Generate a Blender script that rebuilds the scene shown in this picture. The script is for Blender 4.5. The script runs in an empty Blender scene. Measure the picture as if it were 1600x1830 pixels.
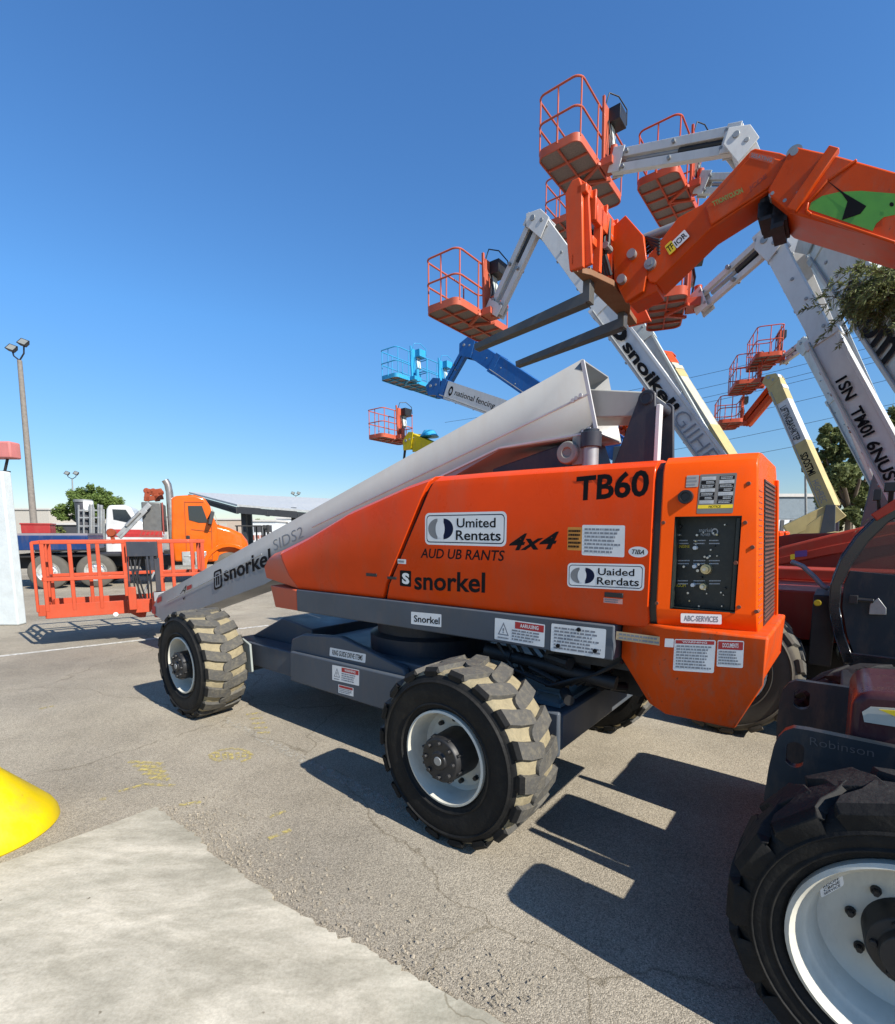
import bpy, bmesh, math, random
from mathutils import Vector as V, Matrix
R = math.radians
sc = bpy.context.scene
COL = sc.collection
rng = random.Random(7)

# ------------------------------------------------------------------ camera
F, CX, CY, HZ, EYE = 890., 800., 1066., 955., 1.65
PITCH = math.atan((CY - HZ) / F)
cd = bpy.data.cameras.new('camera'); cam = bpy.data.objects.new('camera', cd); COL.objects.link(cam)
cd.sensor_fit = 'HORIZONTAL'; cd.sensor_width = 36; cd.lens = 36 * F / 1600
cd.shift_y = (CY - 915) / 1600; cd.clip_start = .05; cd.clip_end = 3000
cam.location = (0, 0, EYE); cam.rotation_euler = (math.pi / 2 - PITCH, 0, 0)
sc.camera = cam

# ------------------------------------------------------------------ light
SUN_EL = R(38)
A0 = V((.1007, 2.3744, 0)); D = V((-.78519594, .61924739, 0)); N = V((.61924739, .78519594, 0))
dev = R(4)
sun_to = -(D * math.cos(dev) + N * math.sin(dev))          # horizontal direction towards the sun
w = bpy.data.worlds.new('World'); sc.world = w; w.use_nodes = True
nt = w.node_tree; bg = nt.nodes['Background']
sky = nt.nodes.new('ShaderNodeTexSky'); sky.sky_type = 'NISHITA'; sky.sun_disc = False
sky.sun_elevation = SUN_EL; sky.sun_rotation = math.atan2(sun_to.x, sun_to.y)
sky.altitude = 0; sky.air_density = 1.0; sky.dust_density = .15; sky.ozone_density = 2.2
bg.inputs[1].default_value = .088
tcw = nt.nodes.new('ShaderNodeTexCoord'); sxyz = nt.nodes.new('ShaderNodeSeparateXYZ'); nt.links.new(tcw.outputs['Generated'], sxyz.inputs[0])
rmp = nt.nodes.new('ShaderNodeValToRGB'); nt.links.new(sxyz.outputs['Z'], rmp.inputs[0])          # a clear dry-air blue
for p_, c_ in ((.0, (.78, .74, .78)), (.12, (.62, .81, .95)), (.35, (.64, 1.1, 1.44)), (.72, (.64, 1.1, 1.54)), (.9, (.55, .62, .7))):
    e_ = rmp.color_ramp.elements[0] if p_ == .0 else (rmp.color_ramp.elements[-1] if p_ == .9 else rmp.color_ramp.elements.new(p_)); e_.position = p_; e_.color = (*[x / 1.75 for x in c_], 1)
sm_ = nt.nodes.new('ShaderNodeMixRGB'); sm_.blend_type = 'MULTIPLY'; sm_.inputs[0].default_value = 1
nt.links.new(sky.outputs[0], sm_.inputs[1]); nt.links.new(rmp.outputs[0], sm_.inputs[2])
sc2 = nt.nodes.new('ShaderNodeVectorMath'); sc2.operation = 'SCALE'; sc2.inputs['Scale'].default_value = 1.75; nt.links.new(sm_.outputs[0], sc2.inputs[0])
nt.links.new(sc2.outputs[0], bg.inputs[0])
sl = bpy.data.lights.new('sun', 'SUN'); so = bpy.data.objects.new('sun', sl); COL.objects.link(so)
sl.energy = 5.0; sl.angle = R(.5); sl.color = (1, .95, .86)
so.rotation_euler = V((-sun_to.x * math.cos(SUN_EL), -sun_to.y * math.cos(SUN_EL), -math.sin(SUN_EL))).to_track_quat('-Z', 'Y').to_euler()
so.location = (0, 0, 30)
sc.view_settings.view_transform = 'Standard'; sc.view_settings.look = 'None'
sc.view_settings.exposure = .65; sc.view_settings.gamma = 1

# ------------------------------------------------------------------ pixel helpers: where a photographed point lies in the yard
def ray(u, v):
    x = (u - CX) / F; y = -(v - CY) / F; c, s = math.cos(PITCH), math.sin(PITCH)
    return V((x, c + y * s, -s + y * c))
O = V((0, 0, EYE))
def ground(u, v, z=0.):
    r = ray(u, v); return O + r * ((z - EYE) / r.z)
def at(u, v, depth):
    r = ray(u, v); return O + r * (depth / r.y)
class Frame:
    "a local frame on the ground: x forward, y left, z up"
    def __init__(s, o, xd):
        s.o = V(o); s.X = V(xd).normalized(); s.Y = V((-s.X.y, s.X.x, 0)); s.ang = math.atan2(s.X.y, s.X.x)
    def px(s, u, v, y=0.):
        r = ray(u, v); p0 = s.o + s.Y * y
        t = (p0 - O).dot(s.Y) / r.dot(s.Y); return s.loc(O + r * t)
    def loc(s, p):
        d = V(p) - s.o; return V((d.dot(s.X), d.dot(s.Y), d.z))
    def w(s, p): return s.o + s.X * p[0] + s.Y * p[1] + V((0, 0, p[2]))
    def at(s, u, v, d): return s.loc(at(u, v, d))

# ------------------------------------------------------------------ materials
MATS = {}
def mat(name, col, rough=.5, metal=0., var=.12, scale=6., bump=0., bscale=40., coat=0., dirt=None, dscale=3., damt=.5, spec=.5, chips=0.):
    if name in MATS: return MATS[name]
    m = bpy.data.materials.new(name); m.use_nodes = True; t = m.node_tree; b = t.nodes['Principled BSDF']; L = t.links.new
    b.inputs['Roughness'].default_value = rough; b.inputs['Metallic'].default_value = metal
    b.inputs['Coat Weight'].default_value = coat; b.inputs['Coat Roughness'].default_value = .12
    b.inputs['Specular IOR Level'].default_value = spec
    tc = t.nodes.new('ShaderNodeTexCoord')
    n = t.nodes.new('ShaderNodeTexNoise'); n.inputs['Scale'].default_value = scale; n.inputs['Detail'].default_value = 6
    n.inputs['Roughness'].default_value = .65
    L(tc.outputs['Object'], n.inputs['Vector'])
    r = t.nodes.new('ShaderNodeValToRGB'); r.color_ramp.elements[0].position = .3; r.color_ramp.elements[1].position = .72
    c = col
    r.color_ramp.elements[0].color = (c[0] * (1 - var), c[1] * (1 - var), c[2] * (1 - var), 1)
    r.color_ramp.elements[1].color = (min(1, c[0] * (1 + var)), min(1, c[1] * (1 + var)), min(1, c[2] * (1 + var)), 1)
    L(n.outputs['Fac'], r.inputs['Fac']); out = r.outputs['Color']
    if dirt:
        n2 = t.nodes.new('ShaderNodeTexNoise'); n2.inputs['Scale'].default_value = dscale; n2.inputs['Detail'].default_value = 9; n2.inputs['Roughness'].default_value = .75
        mp2 = t.nodes.new('ShaderNodeMapping'); mp2.inputs['Scale'].default_value = (1.5, 1.5, .45 if coat else 1.5); L(tc.outputs['Object'], mp2.inputs[0]); L(mp2.outputs[0], n2.inputs['Vector'])   # rain streaks on paint
        r2 = t.nodes.new('ShaderNodeValToRGB'); r2.color_ramp.elements[0].position = .48; r2.color_ramp.elements[1].position = .8
        r2.color_ramp.elements[0].color = (0, 0, 0, 1); r2.color_ramp.elements[1].color = (damt, damt, damt, 1)
        L(n2.outputs['Fac'], r2.inputs['Fac'])
        mx = t.nodes.new('ShaderNodeMixRGB'); mx.inputs[2].default_value = (*dirt, 1)
        L(r2.outputs['Color'], mx.inputs[0]); L(out, mx.inputs[1]); out = mx.outputs[0]
    if chips:
        n4 = t.nodes.new('ShaderNodeTexNoise'); n4.inputs['Scale'].default_value = 16; n4.inputs['Detail'].default_value = 10; n4.inputs['Roughness'].default_value = .8
        L(tc.outputs['Object'], n4.inputs['Vector']); r4 = t.nodes.new('ShaderNodeValToRGB'); r4.color_ramp.elements[0].position = .66 - chips * .1; r4.color_ramp.elements[1].position = .69 - chips * .1
        L(n4.outputs['Fac'], r4.inputs['Fac']); m4 = t.nodes.new('ShaderNodeMixRGB'); m4.inputs[2].default_value = (.1, .045, .025, 1); L(r4.outputs['Color'], m4.inputs[0]); L(out, m4.inputs[1]); out = m4.outputs[0]
    L(out, b.inputs['Base Color'])
    mr = t.nodes.new('ShaderNodeMapRange'); mr.inputs[1].default_value = .3; mr.inputs[2].default_value = .7
    mr.inputs[3].default_value = max(.05, rough - .1); mr.inputs[4].default_value = min(1, rough + .12)
    L(n.outputs['Fac'], mr.inputs[0]); L(mr.outputs[0], b.inputs['Roughness'])
    if bump:
        n3 = t.nodes.new('ShaderNodeTexNoise'); n3.inputs['Scale'].default_value = bscale; n3.inputs['Detail'].default_value = 5
        L(tc.outputs['Object'], n3.inputs['Vector'])
        bp = t.nodes.new('ShaderNodeBump'); bp.inputs['Strength'].default_value = bump; bp.inputs['Distance'].default_value = .02
        L(n3.outputs['Fac'], bp.inputs['Height']); L(bp.outputs[0], b.inputs['Normal'])
    MATS[name] = m; return m
def paint(name, col, **k):
    k.setdefault('rough', .42); k.setdefault('var', .1); k.setdefault('scale', 2.5); k.setdefault('coat', .06); k.setdefault('spec', .18)
    k.setdefault('dirt', (.2, .14, .09)); k.setdefault('damt', .28); k.setdefault('dscale', 4)
    return mat(name, col, **k)
ORANGE = paint('orange_paint', (.72, .056, .002), rough=.3, coat=.08, var=.08, damt=.32, spec=.12, dscale=2.5)
ORANGE2 = paint('bright_orange_paint', (.8, .084, .003), rough=.34, coat=.05, spec=.1, var=.06, damt=.2)
WORN = paint('worn_orange_paint', (.64, .07, .006), rough=.5, damt=.7, spec=.1, dscale=9, chips=.45)
FADED = paint('faded_orange_paint', (.58, .11, .05), rough=.55)
CORAL = paint('coral_paint', (.46, .1, .055), rough=.5)
REDBOX = paint('basket_red_paint', (.46, .07, .03), rough=.5)
TORANGE = paint('telehandler_orange_paint', (.55, .062, .004), rough=.36, damt=.5, chips=.15)
RED = paint('red_paint', (.36, .045, .025), rough=.4)
BOOMW = paint('light_grey_boom_paint', (.27, .27, .27), rough=.42, var=.05, damt=.22)
WHITE = paint('white_paint', (.6, .6, .585), rough=.42, var=.05, damt=.22)
WHITE2 = paint('weathered_white_paint', (.52, .56, .535), rough=.5, var=.1, damt=.4)
GREY = paint('grey_paint', (.075, .088, .105), rough=.45)
DGREY = paint('dark_grey_paint', (.035, .04, .052), rough=.45)
NAVY = paint('navy_black_paint', (.017, .025, .034), rough=.38)
BLUE = paint('blue_paint', (.02, .11, .33), rough=.4)
CYAN = paint('sky_blue_paint', (.03, .3, .55), rough=.42)
YELLOW = paint('yellow_paint', (.62, .46, .004), rough=.5, damt=.45, chips=.12)
TAN = paint('tan_paint', (.46, .37, .17), rough=.5)
BLACK = mat('black_plastic', (.012, .012, .013), rough=.45)
SOOT = mat('oily_black_metal', (.01, .01, .011), rough=.55, dirt=(.05, .045, .04), damt=.5)
RUBBER = mat('black_rubber', (.012, .012, .012), rough=.62, dirt=(.09, .08, .06), damt=.2, dscale=7, bump=.15, bscale=60, spec=.15)
LUG = mat('dusty_tread_rubber', (.07, .067, .06), rough=.8, dirt=(.25, .215, .14), damt=.62, dscale=14, bump=.3, bscale=50)
DUST = mat('dried_mud_tread', (.27, .225, .135), rough=.9, var=.25, scale=14, dirt=(.1, .09, .07), damt=.6, dscale=9, bump=.4)
LUG2 = mat('clean_tread_rubber', (.022, .022, .022), rough=.75, spec=.2, dirt=(.08, .072, .06), damt=.4, dscale=16, bump=.25, bscale=60)
RIMW = paint('rim_white_paint', (.6, .58, .5), rough=.45, damt=.4, dirt=(.16, .14, .1))
CHROME = mat('bare_steel', (.55, .55, .53), rough=.28, metal=.9)
STEEL = mat('galvanised_steel', (.3, .31, .31), rough=.5, metal=.5, dirt=(.2, .15, .1))
FORK = mat('fork_steel', (.1, .1, .095), rough=.5, metal=.4, dirt=(.18, .12, .08), damt=.5)
MESHG = mat('expanded_metal', (.2, .16, .14), rough=.7, var=.3, scale=30)
INK = mat('black_lettering', (.01, .01, .011), rough=.6, spec=.08)
NAVYINK = mat('navy_lettering', (.01, .015, .04), rough=.6, spec=.08)
GREYINK = mat('grey_lettering', (.2, .21, .23), rough=.5)
PALE = mat('pale_lettering', (.4, .41, .42), rough=.5)
STICK = mat('white_sticker', (.72, .72, .7), rough=.45, var=.05, dirt=(.3, .27, .22), damt=.3)
STICKRED = mat('sticker_red', (.4, .02, .02), rough=.5)
STICKYEL = mat('sticker_yellow', (.75, .55, .02), rough=.5)
BRASS = mat('brass', (.6, .5, .28), rough=.35, metal=.7)
GREEN = mat('decal_green', (.09, .3, .03), rough=.4)
GLASS = mat('dark_tinted_glass', (.015, .02, .025), rough=.06, coat=.6)

# ------------------------------------------------------------------ mesh builder
class MB:
    def __init__(s): s.v, s.f, s.m = [], [], []
    def add(s, vs, fs, m=0):
        o = len(s.v); s.v += [V(p) for p in vs]; s.f += [[i + o for i in f] for f in fs]; s.m += [m] * len(fs); return s
    def box(s, a, b, m=0):
        a, b = [min(p, q) for p, q in zip(a, b)], [max(p, q) for p, q in zip(a, b)]
        vs = [(x, y, z) for x in (a[0], b[0]) for y in (a[1], b[1]) for z in (a[2], b[2])]
        return s.add(vs, [(0, 1, 3, 2), (4, 6, 7, 5), (0, 4, 5, 1), (2, 3, 7, 6), (0, 2, 6, 4), (1, 5, 7, 3)], m)
    def bar(s, p, q, wd, h, up=(0, 0, 1), m=0, wd2=None, h2=None):
        p, q = V(p), V(q); d = (q - p).normalized(); sd = d.cross(V(up))
        if sd.length < 1e-5: sd = d.cross(V((1, 0, 0)))
        sd.normalize(); u = sd.cross(d)
        wd2 = wd if wd2 is None else wd2; h2 = h if h2 is None else h2
        vs = [c + sd * (a * ww / 2) + u * (b * hh / 2) for c, ww, hh in ((p, wd, h), (q, wd2, h2)) for a, b in ((-1, -1), (1, -1), (1, 1), (-1, 1))]
        return s.add(vs, [(0, 1, 2, 3), (7, 6, 5, 4), (0, 4, 5, 1), (1, 5, 6, 2), (2, 6, 7, 3), (3, 7, 4, 0)], m)
    def prism(s, poly, y0, y1, m=0):
        n = len(poly); vs = [(p[0], y0, p[-1]) for p in poly] + [(p[0], y1, p[-1]) for p in poly]
        return s.add(vs, [list(range(n)), list(range(2 * n - 1, n - 1, -1))] + [(i, i + n, (i + 1) % n + n, (i + 1) % n) for i in range(n)], m)
    def extrude(s, pts, off, m=0):
        n = len(pts); off = V(off); vs = [V(p) for p in pts] + [V(p) + off for p in pts]
        return s.add(vs, [list(range(n)), list(range(2 * n - 1, n - 1, -1))] + [(i, i + n, (i + 1) % n + n, (i + 1) % n) for i in range(n)], m)
    def loft(s, secs, m=0, caps=True, skip=(), closed=True):
        n = len(secs[0]); vs = [p for sec in secs for p in sec]; fs = []
        for k in range(len(secs) - 1):
            for i in range(n if closed else n - 1):
                if (k, i) in skip: continue
                j = (i + 1) % n; fs.append((k * n + i, k * n + j, k * n + n + j, k * n + n + i))
        if caps: fs += [list(range(n)), list(range(len(vs) - 1, len(vs) - n - 1, -1))]
        return s.add(vs, fs, m)
    def tube(s, pts, r, m=0, n=8, closed=False):
        pts = [V(p) for p in pts]; k = len(pts); secs = []; prev = None
        for i, p in enumerate(pts):
            a = pts[i - 1] if i or closed else p; b = pts[(i + 1) % k] if i < k - 1 or closed else p
            d = (b - a).normalized()
            if prev is None:
                u = d.cross(V((0, 0, 1)));  u = d.cross(V((1, 0, 0))) if u.length < .05 else u
            else: u = prev - d * prev.dot(d)
            u.normalize(); prev = u; w_ = d.cross(u); rr = r[i] if isinstance(r, (list, tuple)) else r
            secs.append([p + (u * math.cos(2 * math.pi * j / n) + w_ * math.sin(2 * math.pi * j / n)) * rr for j in range(n)])
        if closed: secs.append(secs[0])
        return s.loft(secs, m, caps=not closed)
    def cyl(s, p, q, r, r2=None, m=0, n=20): return s.tube([p, q], [r, r if r2 is None else r2], m, n)
    def lathe(s, prof, c, axis, n=48, m=0, ms=None):
        "prof = [(radius, offset along axis)], ms = material per profile step"
        c = V(c); a = V(axis).normalized(); u = a.cross(V((0, 0, 1))); u = V((1, 0, 0)) if u.length < .05 else u.normalized(); w_ = a.cross(u)
        for k in range(len(prof) - 1):
            secs = []
            for j in (k, k + 1):
                rr, t = prof[j]; secs.append([c + a * t + (u * math.cos(2 * math.pi * i / n) + w_ * math.sin(2 * math.pi * i / n)) * rr for i in range(n)])
            s.loft(secs, ms[k] if ms else m, caps=False)
        return s
    def poly(s, pts, m=0): return s.add(pts, [list(range(len(pts)))], m)
    def build(s, name, mats, parent=None, bevel=0., seg=2, ang=35, recalc=True):
        me = bpy.data.meshes.new(name); me.from_pydata([tuple(p) for p in s.v], [], s.f)
        for m in (mats if isinstance(mats, (list, tuple)) else [mats]): me.materials.append(m)
        me.polygons.foreach_set('material_index', s.m)
        bm = bmesh.new(); bm.from_mesh(me)
        bmesh.ops.remove_doubles(bm, verts=bm.verts, dist=1e-5)
        if recalc: bmesh.ops.recalc_face_normals(bm, faces=bm.faces)
        bm.to_mesh(me); bm.free()
        me.polygons.foreach_set('use_smooth', [True] * len(me.polygons)); me.set_sharp_from_angle(angle=R(ang))
        o = bpy.data.objects.new(name, me); COL.objects.link(o); o.parent = parent
        if bevel:
            b = o.modifiers.new('bevel', 'BEVEL'); b.width = bevel; b.segments = seg; b.limit_method = 'ANGLE'; b.angle_limit = R(40); b.harden_normals = False
        return o

def tag(o, label, cat, group=None, kind=None):
    o['label'] = label; o['category'] = cat
    if group: o['group'] = group
    if kind: o['kind'] = kind
    return o
def thing(name, label, cat, loc, ang=0., group=None):
    o = bpy.data.objects.new(name, None); COL.objects.link(o); o.location = loc; o.rotation_euler = (0, 0, ang); o.empty_display_size = .2
    return tag(o, label, cat, group)
def empty(name, parent, loc=(0, 0, 0), ang=0.):
    o = bpy.data.objects.new(name, None); COL.objects.link(o); o.location = loc; o.rotation_euler = (0, 0, ang); o.parent = parent; return o
def copy_kids(src, dst):
    for ch in list(src.children):
        c = ch.copy(); COL.objects.link(c); c.parent = dst; copy_kids(ch, c)
def structure(o): o['kind'] = 'structure'; return o

# ------------------------------------------------------------------ lettering
GLY = {}
def glyphs(txt, bold=0., shear=0., spacing=1.):
    k = (txt, bold, shear, spacing)
    if k not in GLY:
        cu = bpy.data.curves.new('lettering', 'FONT'); cu.body = txt; cu.offset = bold; cu.shear = shear; cu.space_character = spacing; cu.resolution_u = 3
        ob = bpy.data.objects.new('lettering', cu); me = bpy.data.meshes.new_from_object(ob)
        vs = [v.co.copy() for v in me.vertices]; fs = [list(p.vertices) for p in me.polygons]
        bpy.data.objects.remove(ob); bpy.data.curves.remove(cu); bpy.data.meshes.remove(me)
        GLY[k] = (vs, fs)
    return GLY[k]
def letter(mb, txt, p0, p1, p2, nrm, m=0, bold=0., shear=0., spacing=1., lift=.003):
    "text fitted so that its box runs from p0 (bottom left) to p1 (bottom right) and p2 (top left)"
    vs, fs = glyphs(txt, bold, shear, spacing)
    if not vs: return mb
    x0 = min(v.x for v in vs); x1 = max(v.x for v in vs); y0 = min(v.y for v in vs); y1 = max(v.y for v in vs)
    X = (V(p1) - V(p0)) / (x1 - x0); Y = (V(p2) - V(p0)) / (y1 - y0); nr = V(nrm).normalized() * (lift * .3 if lift < .01 else lift)
    return mb.add([V(p0) + X * (v.x - x0) + Y * (v.y - y0) + nr for v in vs], fs, m)
def rrect(p0, p1, p2, r=.12, n=4):
    "rounded parallelogram, r = corner radius as a fraction of the height"
    p0, p1, p2 = V(p0), V(p1), V(p2); X = p1 - p0; Y = p2 - p0; a = r * Y.length / X.length; out = []
    for cx, cy, t0 in ((1 - a, r, -90), (1 - a, 1 - r, 0), (a, 1 - r, 90), (a, r, 180)):
        for i in range(n + 1):
            t = R(t0 + 90 * i / n); out.append(p0 + X * (cx + a * math.cos(t)) + Y * (cy + r * math.sin(t)))
    return out
def lift(pts, nrm, d): n_ = V(nrm).normalized() * (d * .3 if d < .01 else d); return [V(p) + n_ for p in pts]
def fineprint(mb, p0, p1, p2, nrm, rows, m=0, d=.004, fill=.55, seed=1, x0=.07, x1=.93, y0=.08, y1=.9):
    "rows of tiny unreadable print as broken dashes"
    g = random.Random(seed); p0, p1, p2 = V(p0), V(p1), V(p2); X = p1 - p0; Y = p2 - p0
    for i in range(rows):
        h = (y1 - y0) / rows; yb = y1 - h * (i + 1) + h * (1 - fill) / 2; x = x0; end = x1 - g.random() * .25 * (x1 - x0)
        while x < end:
            l = min((.03 + g.random() * .09), end - x)
            mb.poly(lift([p0 + X * x + Y * yb, p0 + X * (x + l) + Y * yb, p0 + X * (x + l) + Y * (yb + h * fill), p0 + X * x + Y * (yb + h * fill)], nrm, d), m)
            x += l + .015
    return mb
def sub(p0, p1, p2, a, b, c, d):
    "sub-rectangle (x from a to b, y from c to d) of a parallelogram"
    X = V(p1) - V(p0); Y = V(p2) - V(p0); q = V(p0) + X * a + Y * c
    return q, q + X * (b - a), q + Y * (d - c)

# ------------------------------------------------------------------ wheels
def tyre_mesh(mb, Rt, W, rim, n=18, hw=5.0, skew=8., reach=.6, mat_ids=(0, 1, 2), lugh=.022, chev=False):
    "tyre about the y axis, outer face at y=0, body towards -y"
    rc = Rt - lugh
    prof = [(rim, -.045), (rim + .02, -.02), (rim + .05, -.008), ((rim + rc) / 2, 0), (rc - .05, -.006), (rc - .022, -.022), (rc - .004, -.05), (rc, -W / 2), (rc - .004, -W + .05), (rc - .022, -W + .022), ((rim + rc) / 2, -W), (rim, -W + .045)]
    a, b, c = mat_ids
    mb.lathe(prof, (0, 0, 0), (0, 1, 0), 60, ms=[a, a, a, a, a, b, b, b, b, a, a])
    mb.lathe([(rim + .035, -.012), (rim + .042, .0), (rim + .052, -.008)], (0, 0, 0), (0, 1, 0), 60, a)
    mb.lathe([(rc - .065, -.005), (rc - .058, .006), (rc - .048, -.008)], (0, 0, 0), (0, 1, 0), 60, a)
    def pt(r, th, y): return V((r * math.cos(th), y, r * math.sin(th)))
    for side in (0, 1):
        for i in range(n):
            th0 = 2 * math.pi * (i + .5 * side) / n; secs = []
            st = [(.012, -.4, rc - .03, .9), (.009, 0, Rt - .024, 1.), (.026, .15, Rt - .004, 1.), (W * .25, skew * .45, Rt, 1.), (W * reach * .85, skew * .85, Rt, .95), (W * reach * .95, skew * .95, Rt, .8), (W * reach, skew, Rt - .004, .35)]
            if chev: st = [(.006, -.4, rc - .07, .9), (.0, 0, Rt - .024, 1.), (.03, 0, Rt - .004, 1.05), (W * .22, skew * .2, Rt, 1.1), (W * .34, skew * .75, Rt, 1.0), (W * .56, skew * 1.1, Rt, .95)]
            for t, dth, rr, wf in st:
                y = -t if not side else -W + t; th = th0 + R(dth); q = R(hw) * wf
                secs.append([pt(rc - .012, th - q * 1.25, y), pt(rc - .012, th + q * 1.25, y), pt(rr, th + q, y), pt(rr, th - q, y)])
            mb.loft(secs[:3], a); mb.loft(secs[2:], c)
    return mb
def make_wheel(parent, loc, Rt, W, rim, flip, style):
    "an empty named wheel with a tyre, a rim and a hub"
    e = empty('wheel', parent, loc, math.pi if flip else 0.)
    key = ('wheel', style)
    if key in GLY: copy_kids(GLY[key], e); return e
    GLY[key] = e
    if style in ('loader', 'block2'):
        ty = tyre_mesh(MB(), Rt, W, rim, n=18 if style == 'loader' else 15).build('tyre', [RUBBER, DUST, LUG] if style == 'loader' else [mat('dusty_sidewall', (.06, .05, .038), rough=.8, dirt=(.12, .1, .07)), mat('dark_mud_tread', (.1, .085, .06), rough=.9), LUG], e, .006, 2)
        rm = MB(); rm.lathe([(rim + .008, -.05), (rim + .008, -.012), (rim - .004, -.008), (rim - .012, -.03), (rim - .022, -.09), (rim - .03, -.14), (rim - .05, -.158), (.1, -.165)], (0, 0, 0), (0, 1, 0), 56)
        nb = rm; nb.m = [0] * len(nb.m)
        for i in range(10):
            a = 2 * math.pi * (i + .3) / 10; p = V((math.cos(a) * .172, -.155, math.sin(a) * .172)); nb.cyl(p - V((0, .02, 0)), p + V((0, .022, 0)), .014, .012, 1, 6)
        nb.build('rim', [RIMW, SOOT], e)
        h = MB(); h.lathe([(.13, -.17), (.125, -.06), (.122, .005), (.112, .018), (.05, .02), (.045, .03), (.0, .03)], (0, 0, 0), (0, 1, 0), 40)
        for i in range(8):
            a = 2 * math.pi * i / 8; p = V((math.cos(a) * .092, .012, math.sin(a) * .092)); h.cyl(p, p + V((0, .022, 0)), .015, .013, n=6)
            a += .35; p = V((math.cos(a) * .118, -.03, math.sin(a) * .118)); h.bar(p, p + V((0, .04, 0)), .03, .012, m=0)
        h.cyl((0, .02, 0), (0, .034, 0), .024, m=1, n=16)
        h.build('hub', [SOOT, STEEL], e, .003)
    else:
        ty = tyre_mesh(MB(), Rt, W, rim, n=15, hw=8.3, skew=10, chev=True, lugh=.024).build('tyre', [RUBBER, RUBBER, LUG2], e, .006, 2)
        rm = MB(); rm.lathe([(rim + .006, -.05), (rim + .006, -.012), (rim - .006, -.004), (rim - .018, -.02), (rim - .03, -.06), (rim - .042, -.07), (rim - .048, -.075), (rim - .07, -.15), (rim - .1, -.17), (.11, -.175)], (0, 0, 0), (0, 1, 0), 64)
        nb = rm
        for i in range(8):
            a = 2 * math.pi * (i + .15) / 8; p = V((math.cos(a) * .142, -.165, math.sin(a) * .142)); nb.cyl(p - V((0, .02, 0)), p + V((0, .02, 0)), .0105, .009, 1, 6); nb.cyl(p - V((0, .02, 0)), p + V((0, .003, 0)), .014, .014, 1, 12)
        nb.build('rim', [RIMW, SOOT], e)
        a = math.pi * .69; c = V((math.cos(a) * .215, -.1, math.sin(a) * .215)); 
        h = MB(); h.lathe([(.115, -.18), (.11, -.1), (.105, -.085), (.08, -.08), (.075, -.05), (.0, -.05)], (0, 0, 0), (0, 1, 0), 40)
        for i in range(6):
            a = 2 * math.pi * i / 6; p = V((math.cos(a) * .088, -.09, math.sin(a) * .088)); h.cyl(p, p + V((0, .02, 0)), .011, n=6)
        h.build('hub', SOOT, e, .003)
    return e

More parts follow.
